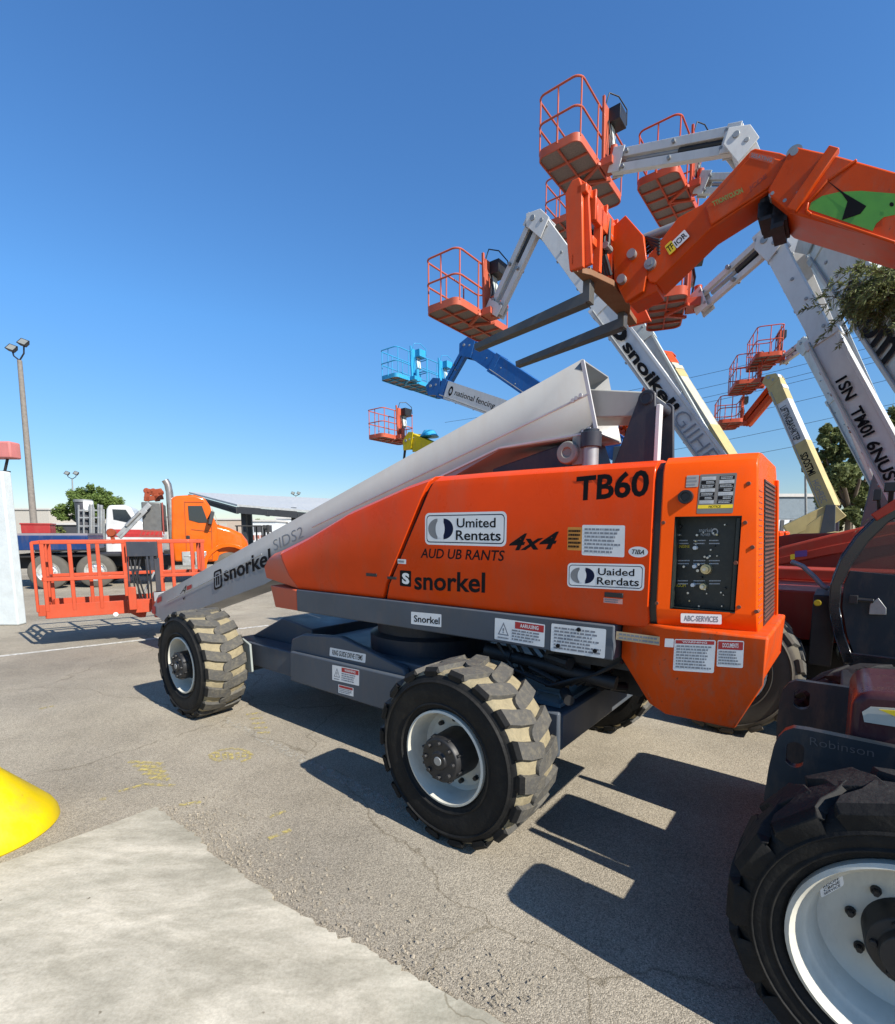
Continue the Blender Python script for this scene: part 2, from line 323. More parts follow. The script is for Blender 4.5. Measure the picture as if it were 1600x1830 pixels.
# ================================================================== SETTING
def ground_mat():
    m = bpy.data.materials.new('asphalt'); m.use_nodes = True; t = m.node_tree; b = t.nodes['Principled BSDF']; L = t.links.new
    tc = t.nodes.new('ShaderNodeTexCoord')
    def noise(sc_, det=6, ro=.6):
        n = t.nodes.new('ShaderNodeTexNoise'); n.inputs['Scale'].default_value = sc_; n.inputs['Detail'].default_value = det; n.inputs['Roughness'].default_value = ro
        L(tc.outputs['Object'], n.inputs['Vector']); return n.outputs['Fac']
    def ramp(f, p0, c0, p1, c1):
        r = t.nodes.new('ShaderNodeValToRGB'); r.color_ramp.elements[0].position = p0; r.color_ramp.elements[1].position = p1
        r.color_ramp.elements[0].color = (*c0, 1); r.color_ramp.elements[1].color = (*c1, 1); L(f, r.inputs[0]); return r.outputs[0]
    def mix(f, a, b_, mode='MIX'):
        x = t.nodes.new('ShaderNodeMixRGB'); x.blend_type = mode
        if isinstance(f, float): x.inputs[0].default_value = f
        else: L(f, x.inputs[0])
        L(a, x.inputs[1]); L(b_, x.inputs[2]); return x.outputs[0]
    base = ramp(noise(.7, 8, .7), .35, (.3, .273, .222), .68, (.45, .413, .343))
    vo = t.nodes.new('ShaderNodeTexVoronoi'); vo.inputs['Scale'].default_value = 200; L(tc.outputs['Object'], vo.inputs['Vector'])
    stones = ramp(vo.outputs['Color'], .1, (.5, .48, .45), .95, (1.5, 1.46, 1.4))
    base = mix(.85, base, stones, 'MULTIPLY')
    base = mix(.55, base, ramp(noise(260, 3, .7), .33, (.4, .38, .36), .7, (1.5, 1.5, 1.45)), 'MULTIPLY')
    base = mix(1., base, ramp(noise(.22, 5, .6), .35, (.72, .72, .74), .7, (1.12, 1.1, 1.06)), 'MULTIPLY')
    oil = ramp(noise(1.6, 7, .75), .66, (1, 1, 1), .8, (.5, .48, .46))
    base = mix(1., base, oil, 'MULTIPLY')
    # cracks
    v2 = t.nodes.new('ShaderNodeTexVoronoi'); v2.feature = 'DISTANCE_TO_EDGE'; v2.inputs['Scale'].default_value = .33
    wv = t.nodes.new('ShaderNodeVectorMath'); wv.operation = 'ADD'
    nn = t.nodes.new('ShaderNodeTexNoise'); nn.inputs['Scale'].default_value = 2.2; nn.inputs['Detail'].default_value = 6; L(tc.outputs['Object'], nn.inputs['Vector'])
    sv = t.nodes.new('ShaderNodeVectorMath'); sv.operation = 'SCALE'; sv.inputs['Scale'].default_value = .5; L(nn.outputs['Color'], sv.inputs[0])
    L(tc.outputs['Object'], wv.inputs[0]); L(sv.outputs[0], wv.inputs[1]); L(wv.outputs[0], v2.inputs['Vector'])
    crack = ramp(v2.outputs['Distance'], .0, (.66, .64, .6), .0035, (1, 1, 1))
    base = mix(1., base, crack, 'MULTIPLY')
    L(base, b.inputs['Base Color']); b.inputs['Roughness'].default_value = .9; b.inputs['Specular IOR Level'].default_value = .3
    bp = t.nodes.new('ShaderNodeBump'); bp.inputs['Strength'].default_value = .7; bp.inputs['Distance'].default_value = .004
    vb = ramp(vo.outputs['Distance'], .0, (1, 1, 1), .75, (0, 0, 0)); hb = mix(.35, vb, noise(30, 6, .7))
    L(hb, bp.inputs['Height']); L(bp.outputs[0], b.inputs['Normal'])
    return m
ASPH = ground_mat()
g = MB(); g.poly([(-900, -300, 0), (900, -300, 0), (900, 1600, 0), (-900, 1600, 0)])
structure(g.build('ground', ASPH))

def concrete_mat():
    m = bpy.data.materials.new('concrete'); m.use_nodes = True; t = m.node_tree; b = t.nodes['Principled BSDF']; L = t.links.new
    tc = t.nodes.new('ShaderNodeTexCoord'); mp = t.nodes.new('ShaderNodeMapping'); mp.inputs['Rotation'].default_value = (0, 0, R(-24)); mp.inputs['Scale'].default_value = (1, 2.6, 1); L(tc.outputs['Object'], mp.inputs[0])
    def noise(sc_, det, ro, src, dist=0.):
        n = t.nodes.new('ShaderNodeTexNoise'); n.inputs['Scale'].default_value = sc_; n.inputs['Detail'].default_value = det; n.inputs['Roughness'].default_value = ro; n.inputs['Distortion'].default_value = dist
        L(src, n.inputs['Vector']); return n.outputs['Fac']
    def ramp(f, p0, c0, p1, c1):
        r = t.nodes.new('ShaderNodeValToRGB'); r.color_ramp.elements[0].position = p0; r.color_ramp.elements[1].position = p1
        r.color_ramp.elements[0].color = (*c0, 1); r.color_ramp.elements[1].color = (*c1, 1); L(f, r.inputs[0]); return r.outputs[0]
    def mul(a, b_, f=1.):
        x = t.nodes.new('ShaderNodeMixRGB'); x.blend_type = 'MULTIPLY'; x.inputs[0].default_value = f; L(a, x.inputs[1]); L(b_, x.inputs[2]); return x.outputs[0]
    obj = tc.outputs['Object']; st = mp.outputs[0]
    c = ramp(noise(1.1, 9, .68, st, .6), .36, (.35, .328, .265), .64, (.58, .54, .445))
    c = mul(c, ramp(noise(3.2, 10, .75, st, .3), .38, (.78, .77, .74), .62, (1.12, 1.11, 1.1)))
    c = mul(c, ramp(noise(.9, 6, .6, obj, .4), .5, (1, 1, 1), .74, (.74, .8, .79)))
    c = mul(c, ramp(noise(70, 5, .75, obj), .3, (.72, .7, .68), .6, (1.06, 1.05, 1.04)), .7)
    c = mul(c, ramp(noise(22, 3, .5, obj), .2, (.35, .32, .28), .26, (1, 1, 1)))
    v = t.nodes.new('ShaderNodeTexVoronoi'); v.feature = 'DISTANCE_TO_EDGE'; v.inputs['Scale'].default_value = .4
    a = t.nodes.new('ShaderNodeVectorMath'); a.operation = 'MULTIPLY_ADD'; a.inputs[1].default_value = (.5, .5, .5)
    nn = t.nodes.new('ShaderNodeTexNoise'); nn.inputs['Scale'].default_value = 3; nn.inputs['Detail'].default_value = 8; L(obj, nn.inputs['Vector'])
    L(nn.outputs['Color'], a.inputs[0]); L(obj, a.inputs[2]); L(a.outputs[0], v.inputs['Vector'])
    c = mul(c, ramp(v.outputs['Distance'], 0, (.62, .59, .54), .003, (1, 1, 1)))
    L(c, b.inputs['Base Color']); b.inputs['Roughness'].default_value = .88; b.inputs['Specular IOR Level'].default_value = .25
    bp = t.nodes.new('ShaderNodeBump'); bp.inputs['Strength'].default_value = .3; bp.inputs['Distance'].default_value = .004
    L(noise(34, 8, .7, obj), bp.inputs['Height']); L(bp.outputs[0], b.inputs['Normal'])
    return m
CONC = concrete_mat()
edge = [(280, 1447), (318, 1470), (352, 1497), (385, 1535), (420, 1560), (470, 1592), (520, 1628), (600, 1672), (690, 1722), (790, 1775), (890, 1830)]
pts = []
gg = random.Random(3)
for (u0, v0), (u1, v1) in zip(edge, edge[1:]):
    for k in range(9):
        f = k / 9; p = ground(u0 + (u1 - u0) * f, v0 + (v1 - v0) * f); pts.append(V((p.x + gg.gauss(0, .007) + .02 * math.sin(k * 1.3 + u0 * .05) * math.sin(u0 * .021 + k), p.y + gg.gauss(0, .008), 0)))
pts += [ground(890, 1830), ground(1050, 1920)]
p = ground(1050, 1920)
left = ground(0, 1548) - ground(280, 1447)
c0 = ground(280, 1447)
pts += [V((p.x + .5, -1.5, 0)), V((-4.5, -1.5, 0)), c0 + left * 2.2, c0 + left, c0 + left * .66, c0 + left * .33]
sm = MB(); low = [V((q.x, q.y, -.05)) for q in pts]; top = [V((q.x, q.y, .014)) for q in pts]
sm.loft([low, top])
structure(sm.build('concrete_pavement', CONC, None, .006, 2))

def worn(name, col, lo=.42, hi=.6, scale=22):
    m = bpy.data.materials.new(name); m.use_nodes = True; t = m.node_tree; L = t.links.new; b = t.nodes['Principled BSDF']
    b.inputs['Base Color'].default_value = (*col, 1); b.inputs['Roughness'].default_value = .85
    tc = t.nodes.new('ShaderNodeTexCoord'); n = t.nodes.new('ShaderNodeTexNoise'); n.inputs['Scale'].default_value = scale; n.inputs['Detail'].default_value = 8; n.inputs['Roughness'].default_value = .7
    L(tc.outputs['Object'], n.inputs['Vector']); r = t.nodes.new('ShaderNodeValToRGB'); r.color_ramp.elements[0].position = lo; r.color_ramp.elements[1].position = hi
    L(n.outputs['Fac'], r.inputs[0]); tr = t.nodes.new('ShaderNodeBsdfTransparent'); mx = t.nodes.new('ShaderNodeMixShader')
    L(r.outputs[0], mx.inputs[0]); L(tr.outputs[0], mx.inputs[1]); L(b.outputs[0], mx.inputs[2]); L(mx.outputs[0], t.nodes['Material Output'].inputs[0])
    return m
LINEW = worn('worn_white_line', (.62, .6, .55), .3, .55, 18)
LINEY = worn('worn_yellow_marking', (.52, .42, .13), .41, .63, 34)
def stripe(mb, a, b, wd, z=.004):
    a, b = V((a.x, a.y, z)), V((b.x, b.y, z)); d = (b - a).normalized(); s_ = V((-d.y, d.x, 0)) * wd / 2
    mb.poly([a - s_, b - s_, b + s_, a + s_])
ml = MB(); stripe(ml, ground(-60, 1180), ground(480, 1118), .1); stripe(ml, ground(600, 1098), ground(720, 1085), .1); 
structure(ml.build('road_marking', LINEW))
ml = MB(); stripe(ml, ground(375, 1272), ground(760, 1470), .085)
structure(ml.build('road_marking', worn('faded_white_line', (.46, .43, .36), .46, .68, 24)))
my = MB()
def gl(*pp, wd=.03):
    for a, b in zip(pp, pp[1:]): stripe(my, ground(*a), ground(*b), wd, .0045)
c = ground(413, 1352)                                            # a hand sprayed oval with letters, scribbles beside it
ov = [(375, 1350), (392, 1342), (413, 1338), (435, 1341), (450, 1349), (445, 1357), (430, 1362)]
gl(*ov); gl((375, 1350), (380, 1357), (395, 1361))
gl((400, 1346), (403, 1358)); gl((398, 1347), (418, 1346)); gl((412, 1346), (414, 1358)); gl((424, 1346), (426, 1358)); gl((388, 1346), (390, 1355)); gl((436, 1346), (436, 1354))
for k in range(5): gl((440 + k * 5, 1278 + k * 8), (466 + k * 4, 1274 + k * 9), wd=.035)
for k in range(5): gl((230 + k * 9, 1362 + k * 7), (290 + k * 3, 1366 + k * 7), wd=.04)
gl((212, 1415), (262, 1402), (312, 1405)); gl((178, 1430), (190, 1428)); gl((320, 1440), (360, 1434)); gl((480, 1462), (510, 1450)); gl((70, 1268), (96, 1262))
gl((480, 1500), (520, 1484), wd=.03)
structure(my.build('road_marking', LINEY))
# loose stones along the broken edge of the concrete
ps = MB(); gg = random.Random(9)
for i in range(1500):
    k = gg.random() * (len(edge) - 1); a = int(k); f = k - a; u = edge[a][0] + (edge[a + 1][0] - edge[a][0]) * f; v = edge[a][1] + (edge[a + 1][1] - edge[a][1]) * f
    q = ground(u, v); off = abs(gg.gauss(0, .14)) + .012; q = V((q.x + off * .8 + gg.gauss(0, .03), q.y + off * .6, 0)); s_ = .003 + gg.random() ** 3 * .008
    vs = [V((q.x + gg.uniform(-1, 1) * s_ * .5 + dx * s_, q.y + gg.uniform(-1, 1) * s_ * .5 + dy * s_, (dz + 1) * s_ * .6)) for dx, dy, dz in ((-1, 0, -.5), (.6, .9, -.5), (.6, -.9, -.5), (0, 0, 1), (.2, .2, .9))]
    ps.add(vs, [(0, 1, 3), (1, 2, 3), (2, 0, 3)])
tag(ps.build('gravel', mat('loose_gravel', (.3, .26, .2), rough=.9, var=.5, scale=60)), 'loose gravel along the broken edge of the concrete', 'gravel', kind='stuff')

# ================================================================== MAIN BOOM LIFT (x forward, y towards the camera, z up)
M = Frame(A0, D)
lift_root = thing('boom_lift', 'large orange boom lift lettered TB60 with grey rail and white boom lowered to the left', 'boom lift', A0, M.ang)
YH = -.5                                                          # plane of the hood side
NS = V((0, 1, 0))
def h(u, v, y=YH): return M.px(u, v, y)
for x in (.17, 3.19):
    make_wheel(lift_root, (x, 0, .482), .49, .4, .248, False, 'loader')
    make_wheel(lift_root, (x, -2.4, .482), .49, .4, .248, True, 'loader')
# --- chassis
ch = MB()
P = [h(*q) for q in ((518, 1164), (518, 1212), (690, 1268))]; x1 = -.25
zb = P[1].z; zt = P[0].z
ch.prism([(P[0].x, zt), (P[1].x, zb - .02), (1.2, zb - .03), (x1, zb), (x1, zt + .02)], -.5, -.54)
ch.prism([(2.3, .62), (2.26, .76), (2.1, .82), (1.62, .86), (.95, .72), (.9, .6)], -.542, -.6)
ch.prism([(P[0].x, zt), (P[1].x, zb - .02), (1.2, zb - .03), (x1, zb), (x1, zt + .02)], -1.9, -1.86)
ch.box((-.25, -.545, .45), (2.25, -1.855, .66))
ch.box((.3, -.62, .66), (2.2, -1.8, .74))
ch.build('chassis', GREY, lift_root, .012)
ax = MB()
ax.box((3.02, -.5, .33), (3.34, -1.9, .62)); ax.box((3.0, -.44, .4), (3.36, -.5, .58)); ax.box((3.0, -1.96, .4), (3.36, -1.9, .58))
ax.prism([(3.02, .62), (3.3, .62), (2.75, .86), (2.3, .8), (2.3, .45), (3.02, .33)], -.78, -1.62)
ax.box((2.2, -.54, .42), (3.0, -.74, .64)); ax.box((2.2, -1.66, .42), (3.0, -1.86, .64))
ax.build('front_axle', GREY, lift_root, .012)
ax = MB(); ax.box((.02, -.42, .36), (.32, -1.98, .58)); ax.cyl((.17, -.3, .475), (.17, -2.1, .475), .11)
ax.lathe([(.0, -.95), (.2, -.98), (.25, -1.2), (.2, -1.42), (0, -1.45)], (.17, 0, .475), (0, 1, 0), 24)
ax.build('rear_axle', SOOT, lift_root, .01)
st = MB()                                                          # steering knuckle plate at the front wheel, sunlight painted in as pale grey
a = [h(*q, y=-.46) for q in ((432, 1140), (447, 1152), (451, 1201), (432, 1203))]
st.prism([(p.x, p.z) for p in a], -.455, -.475); st.build('knuckle_plate', paint('sunlit_grey_paint', (.3, .33, .31)), lift_root, .004)
# --- turntable
tb = MB(); tb.lathe([(.5, .66), (.5, .86), (.44, .88), (.44, 1.04), (0, 1.04)], (1.25, -1.2, 0), (0, 0, 1), 40); tb.build('slewing_ring', DGREY, lift_root)
rx0, rx1 = h(530, 1069).x, h(1097, 1150).x; rz0, rz1 = 1.02, 1.2
tt = MB(); tt.box((rx0, -.5, rz0), (rx1, -1.9, rz1)); tt.build('turntable_rail', GREY, lift_root, .008)
# --- engine clutter hanging under the rail
ec = MB(); g2 = random.Random(5)
for i in range(26):
    x = g2.uniform(-.62, .05); y = g2.uniform(-.6, -1.1); z = g2.uniform(.76, 1.01); l = g2.uniform(.04, .2)
    if i % 2: ec.cyl((x, y, z), (x - l, y + g2.uniform(-.1, .1), z - g2.uniform(0, .05)), g2.uniform(.012, .035), n=10)
    else: ec.box((x, y, z), (x + l * .7, y - .06, z + g2.uniform(.03, .1)))
ec.cyl((.28, -.62, .93), (-.5, -.66, .86), .038, n=14); ec.cyl((.3, -.62, .932), (.12, -.63, .92), .05, n=14)
ec.box((-.55, -.95, .72), (-.1, -1.6, 1.0)); ec.box((-.1, -.62, .95), (-.6, -1.0, 1.018))
for i in range(9):
    y = -.58 - i * .03; ec.tube([(.2 - i * .05, y, 1.0), (.1 - i * .06, y - .02, .85 - .02 * (i % 3)), (-.15 - i * .03, y, .8), (-.4, y - .05, .9), (-.55, y, 1.0)], .011, n=6)
ec.build('hydraulic_lines', SOOT, lift_root)
dk = MB(); dk.box((.3, -.62, .665), (-.2, -1.3, .69)); dk.tube([(-.02, -.7, .69), (-.02, -.7, .72), (-.16, -.7, .72), (-.16, -.7, .69)], .01); dk.build('rear_deck', paint('deck_blue_grey_paint', (.12, .17, .2)), lift_root, .004)
# --- hoods
def sec(xb, xt, zt_, y=YH, inner=-.98, zb_=1.2, crease=1.31, zbot=None):
    zs = [(y - .035, zb_), (y, crease), (y - .001, zt_ - .085), (y - .014, zt_ - .042), (y - .06, zt_ - .01), (y - .13, zt_), (inner, zt_ + .01), (inner, zb_)]
    return [V((xb + (xt - xb) * (z - zb_) / (zt_ - zb_), yy, z)) for yy, z in zs]
def hood_top(u, v): p = h(u, v, YH - .05); return p.x, p.z
tops = [(505, 981), (555, 956), (630, 911), (730, 866), (782, 848), (800, 846)]
seam_b = h(681, 1066).x; nose_b = h(528, 1050).x; rear_t, rear_b = h(1186, 818).x, h(1162, 1118).x
xt0, zt0 = hood_top(505, 981); xt1, zt1 = hood_top(782, 849)
secs = []
for u, v in tops[:-1]:
    x, z = hood_top(u, v); f = (x - xt0) / (xt1 - xt0); secs.append(sec(nose_b + (seam_b + .012 - nose_b) * f, x + (.012 if f > .9 else 0), z))
MB().loft(secs).build('front_hood', ORANGE, lift_root, .006)
nose = MB(); s0 = [p + V((.004, 0, 0)) for p in secs[0]]
tip = [h(476, 1033, YH - .1), h(472, 1014, YH - .1), h(477, 1003, YH - .12), h(482, 997, YH - .14), h(487, 993, YH - .17), h(490, 990, YH - .2)]
tip += [V((tip[-1].x - .02, -.98, tip[-1].z)), V((tip[0].x, -.98, tip[0].z))]
nose.loft([s0, tip])
q = [h(483, 1046, YH - .07), h(492, 1085, YH - .05), V((rx0, YH, rz0 + .003)), V((rx0, YH, 1.198))]
nose.extrude([V((p.x, p.y, p.z)) for p in q], (0, -.45, 0))
nose.build('nose_cap', FADED, lift_root, .008)
secs = []
for k in range(6):
    f = k / 5; u = 788 + (1184 - 788) * f; v = 848.5 + (818 - 848.5) * (f ** .9); x, z = hood_top(u, v); secs.append(sec(seam_b - .02 + (rear_b + .012 - seam_b + .02) * f, x if f < .99 else rear_t + .012, z))
secs[-1] = sec(rear_b + .012, rear_b + .012, secs[-1][5].z)
MB().loft(secs).build('side_door', ORANGE, lift_root, .006)
MB().loft([[p + V((.06 if k == 0 else -.06, -.03, -.012)) for p in secs[i]] for k, i in ((0, 0), (1, 0))]).build('door_seal', BLACK, lift_root)
MB().loft([[p + V((dx, -.02, -.01)) for p in secs[-1]] for dx in (.05, -.06)]).build('door_seal', BLACK, lift_root)
ztop = secs[-1][5].z + .005
# far hood (mostly hidden behind the near one)
fh = MB(); fs_ = []
for xb, xt, z in ((2.25, 2.3, 1.5), (1.4, .6, 1.98), (-.7, -.7, ztop)): fs_.append([V((p.x, -2.4 - p.y, p.z)) for p in sec(xb, xt, z)])
fh.loft(fs_); fh.build('far_hood', ORANGE, lift_root, .01)
# --- rear box with the control window
xr = h(1364, 1010, YH - .07).x; bx0 = rear_b - .022
wl, wr = h(1201, 1000).x, h(1317, 1000).x; wb_, wt_ = h(1201, 1089).z, h(1265, 922).z
xs = [bx0, wl, wr, xr]
def ybox(x): return YH - .075 * (bx0 - x) / (bx0 - xr)
def hB(u, v, dy=0.):
    y = YH
    for _ in range(4): y = ybox(h(u, v, y).x)
    return h(u, v, y + dy)
def rectB(u0, v0, u1, v1, u2, v2): return hB(u0, v0), hB(u1, v1), hB(u2, v2)
def bsec(x, k):
    tp = YH - ybox(x); c_ = [(YH - .04, 1.2), (YH, 1.3), (YH, wb_), (YH - .0005, wt_), (YH - .001, ztop - .08), (YH - .014, ztop - .04), (YH - .06, ztop - .008), (YH - .14, ztop), (-1.2, ztop - .0), (-1.24, ztop - .05), (-1.24, 1.2)]
    return [V((x + (.05 * ((z - 1.2) / (ztop - 1.2)) if k == 3 else 0), y - tp, z)) for y, z in c_]
rb = MB(); rb.loft([bsec(x, k) for k, x in enumerate(xs)], skip={(1, 2)})
rb.build('rear_box', ORANGE2, lift_root, .006)
cp = MB(); d_ = .115
cp.box((wl + .004, ybox(wl) - .006, wb_), (wl - .002, YH - d_, wt_)); cp.box((wr - .004, ybox(wr) - .006, wb_), (wr + .002, YH - d_, wt_))
cp.box((wl, YH - .055, wb_ - .002), (wr, YH - d_, wb_ + .004)); cp.box((wl, YH - .06, wt_ - .004), (wr, YH - d_, wt_ + .002)); cp.box((wl, YH - d_ + .005, wb_), (wr, YH - d_ - .02, wt_))
cp.cyl((wr + .014, YH - .08, wb_ + .01), (wr + .014, YH - .08, wt_ - .01), .012, n=10)
panel = cp.build('control_panel', mat('panel_black', (.012, .016, .014), rough=.4, dirt=(.06, .06, .045), damt=.6, dscale=20), lift_root)
g3 = random.Random(11); yp = YH - d_ + .006
def kn(u, v, parts):
    kb = MB(); p = h(u, v, yp)
    for r, dep, m in parts: kb.cyl((p.x, yp, p.z), (p.x, yp + dep, p.z), r, r * .85, m=m, n=16)
    kb.build('control_knob', [BRASS, CHROME, STICK, BLACK], panel)
kn(1263, 1017, ((.026, .02, 0), (.018, .04, 0), (.008, .055, 1))); kn(1258, 1048, ((.017, .02, 0), (.009, .04, 1)))
for u, v in ((1244, 979), (1240, 1045), (1243, 1012)): kn(u, v, ((.01, .025, 2),))
for i in range(30): kn(g3.uniform(1208, 1298), g3.uniform(935, 1086), ((g3.uniform(.003, .008), g3.uniform(.01, .03), g3.choice((1, 1, 0, 3))),))
pt_ = MB()
letter(pt_, 'O', h(1272, 957, yp), h(1284, 957, yp), h(1272, 944, yp), NS, 0, .02); letter(pt_, 'snorkel', h(1250, 951, yp), h(1272, 951, yp), h(1250, 944, yp), NS); letter(pt_, 'POWER', h(1253, 958, yp), h(1270, 958, yp), h(1253, 953, yp), NS)
letter(pt_, 'ENGINE', h(1212, 979, yp), h(1233, 979, yp), h(1212, 974, yp), NS, 1); letter(pt_, 'BOOM', h(1208, 1049, yp), h(1226, 1049, yp), h(1208, 1043, yp), NS, 1)
for r_ in range(9): fineprint(pt_, h(1210 + (r_ % 3) * 28, 975 + (r_ // 3) * 36, yp), h(1236 + (r_ % 3) * 28, 975 + (r_ // 3) * 36, yp), h(1210 + (r_ % 3) * 28, 962 + (r_ // 3) * 36, yp), NS, 2, 0, seed=r_, fill=.35)
pt_.build('lettering', [PALE, STICKYEL], panel)
# rear face of the box: punched orange strip, dark louvre, border
gr = MB(); x = xr
def rear_x(z): return xr + .05 * ((z - 1.2) / (ztop - 1.2))
for i in range(34):
    z = 1.25 + i * .0195; gr.bar((rear_x(z) - .003, -.78, z), (rear_x(z) - .003, -1.2, z), .006, .009, m=0)
gr.poly([(rear_x(1.22) - .002, -.77, 1.22), (rear_x(1.22) - .002, -1.21, 1.22), (rear_x(1.9) - .002, -1.21, 1.9), (rear_x(1.9) - .002, -.77, 1.9)], 1)
gr.build('louvre_grille', [mat('louvre_brown', (.12, .05, .035), rough=.6), BLACK], lift_root)
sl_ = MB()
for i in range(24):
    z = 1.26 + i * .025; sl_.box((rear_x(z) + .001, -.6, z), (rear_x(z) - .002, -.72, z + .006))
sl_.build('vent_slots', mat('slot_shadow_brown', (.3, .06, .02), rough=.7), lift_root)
fr = MB(); fr.bar((rear_x(1.22) - .008, -1.23, 1.22), (rear_x(1.93) - .008, -1.23, 1.93), .02, .03, (0, 1, 0)); fr.build('grille_border', ORANGE2, lift_root, .004)
# --- counterweight
cw0, cwm, cw1 = h(1098, 1150).x, h(1189, 1150).x, h(1372, 1165, YH + .02).x
zt_, zm, zl = 1.225, 1.02, .775
def cws(x, y, xl=None, yl=0.): return [V((x, y, zt_)), V((x, y, zm)), V((xl if xl is not None else x, y - .09, zl)), V((xl if xl is not None else x, -1.26, zl)), V((x, -1.26, zm)), V((x, -1.26, zt_))]
cwt = MB(); cwt.loft([cws(cw0, YH - .1, cw0 - .13), cws(cwm, YH + .015, cwm - .0), cws(cw1, YH + .015, cw1 + .11)])
cwt.build('counterweight', WORN, lift_root, .01)
# --- bolts on the rear box
for u, v in ((1186, 934), (1332, 934), (1338, 864), (1345, 978), (1315, 1006), (1174, 1078), (1321, 1085), (1352, 1093)):
    bo = MB(); p = hB(u, v); bo.cyl((p.x, p.y - .02, p.z), (p.x, p.y + .003, p.z), .012, .008, n=10); bo.build('bolt', mat('rusty_bolt', (.16, .05, .025), rough=.6), lift_root)
kp = MB(); p = hB(1226, 888); kp.lathe([(.0, .015), (.018, .015), (.02, .02), (.03, .02), (.032, -.01)], (p.x, p.y - .004, p.z), (0, 1, 0), 28); kp.build('key_switch', BLACK, lift_root)
hd = MB(); p, q = hB(1265, 842), hB(1309, 838); hd.box((p.x, p.y - .06, p.z + .012), (q.x, q.y - .012, q.z - .012)); hd.build('grab_slot', BLACK, lift_root)
for (u0, v0, u1, v1) in ((655, 1024, 674, 1031), (693, 1030, 709, 1036), (1081, 1058, 1114, 1069)):
    lb = MB(); a, b = h(u0, v0), h(u1, v1); lb.box((a.x, YH - .02, a.z), (b.x, YH + .006, b.z)); lb.build('door_latch', BLACK, lift_root, .003)
# --- boom
YB = -1.0; W_B = .4
def hb(u, v): return M.px(u, v, YB)
T0, T1 = hb(1043, 645), hb(285, 1065); B0 = hb(1068, 772); tipb = hb(296, 1110); tipm = hb(271, 1093)
Bk, Bl = hb(895, 801), hb(475, 1042)
prof = [T0, T1, tipm, tipb, Bl, Bk, B0]
bm_ = MB()
axis = (T1 - T0).normalized()
# hollow root: loft rings so that the rear end stays open
outer = [(p.x, p.z) for p in prof]
nn_ = len(outer)
bm_.add([(x, YB, z) for x, z in outer] + [(x, YB - W_B, z) for x, z in outer],
        [list(range(nn_)), list(range(2 * nn_ - 1, nn_ - 1, -1))] + [(i, i + nn_, i + 1 + nn_, i + 1) for i in range(nn_ - 1)])
boom = bm_.build('boom', BOOMW, lift_root, recalc=True)
sol = boom.modifiers.new('wall', 'SOLIDIFY'); sol.thickness = .014; sol.offset = 1
wd_ = MB()
def inb(p, t): return V((p.x, YB + t, p.z))
r0, r1 = hb(1056, 704), hb(560, 942)
wd_.bar(inb(r0, .015), inb(r1, .015), .012, .01); wd_.bar(inb(Bk, .015), inb(B0, .015), .014, .012); wd_.bar(inb(T0, .012), inb(B0, .012), .02, .016, (0, 1, 0))
wd_.bar(inb(hb(560, 962), .015), inb(Bk, .015), .012, .012); wd_.bar(inb(hb(300, 1075), .015), inb(hb(470, 990), .015), .006, .006)
for u, v in ((1027, 717), (1033, 713), (1041, 708), (1046, 772), (1056, 768)):
    p = hb(u, v); wd_.cyl((p.x, YB + .0, p.z), (p.x, YB + .03, p.z), .012, n=8)
wd_.build('boom_seam', paint('pale_edge_paint', (.5, .5, .5)), lift_root)
us = MB(); us.prism([(q_.x, q_.z) for q_ in (M.px(1062, 835, -1.03), M.px(1045, 782, -1.03), M.px(985, 800, -1.03), M.px(880, 838, -1.03), M.px(880, 870, -1.03))], -1.03, -1.37); us.build('lift_arm', DGREY, lift_root, .01)
# pivot tower and rear arm
tw = MB(); piv = hb(1156, 712); rr_ = .05
pp = [hb(1098, 826), hb(1140, 722)]; pp2 = hb(1172, 826)
poly = [(pp[0].x + .04, pp[0].z - .2), (pp[0].x, pp[0].z)]
for i in range(9):
    t = R(25 + 155 - i * 155 / 8); poly.append((piv.x - rr_ * math.cos(t) * 1., piv.z + rr_ * math.sin(t)))
poly += [(pp2.x, pp2.z), (pp2.x, pp2.z - .2)]
tw.prism(poly, YB, YB - .03); tw.prism(poly, YB - W_B + .03, YB - W_B)
tow = tw.build('pivot_tower', DGREY, lift_root, .006)
pn = MB(); pn.cyl((piv.x, YB + .012, piv.z), (piv.x, YB - W_B - .01, piv.z), .034, n=24); pn.lathe([(.03, .012), (.03, .016), (.026, .016), (.026, .012)], (piv.x, YB, piv.z), (0, 1, 0), 24); pn.build('pivot_pin', DGREY, tow)
te = MB(); te.box((pp2.x + .012, YB + .004, 1.9), (pp2.x - .012, YB - .05, piv.z - .04)); te.build('tower_flange', WHITE, lift_root, .004)
ra = MB(); ra.bar((T0.x + .25, -1.2, (T0.z + B0.z) / 2 + .02), (piv.x + .0, -1.2, piv.z - .02), .3, .19, h2=.13); ra.build('boom_arm', paint('warm_grey_paint', (.36, .35, .31)), lift_root, .008)
cyl = MB(); c_ = M.px(1056, 800, -.86); cyl.cyl((c_.x, -.86, 1.9), (c_.x, -.86, c_.z + .02), .045); cyl.cyl((c_.x, -.86, c_.z + .0), (c_.x, -.86, c_.z + .085), .058, m=1); cyl.cyl((c_.x, -.86, c_.z + .085), (c_.x, -.86, c_.z + .1), .045, m=1)
cyl.build('lift_cylinder', [STEEL, DGREY], lift_root, .004)
ro = MB(); p = M.px(1014, 809, -.82); ro.lathe([(0, .0), (.025, .0), (.03, .012), (.06, .012), (.065, 0), (.065, -.05)], (p.x, -.82, p.z), (0, 1, 0), 28); ro.box((p.x - .02, -.84, p.z - .07), (p.x - .14, -.9, p.z + .09)); ro.build('cable_roller', mat('roller_grey', (.2, .2, .18), rough=.5), lift_root, .003)
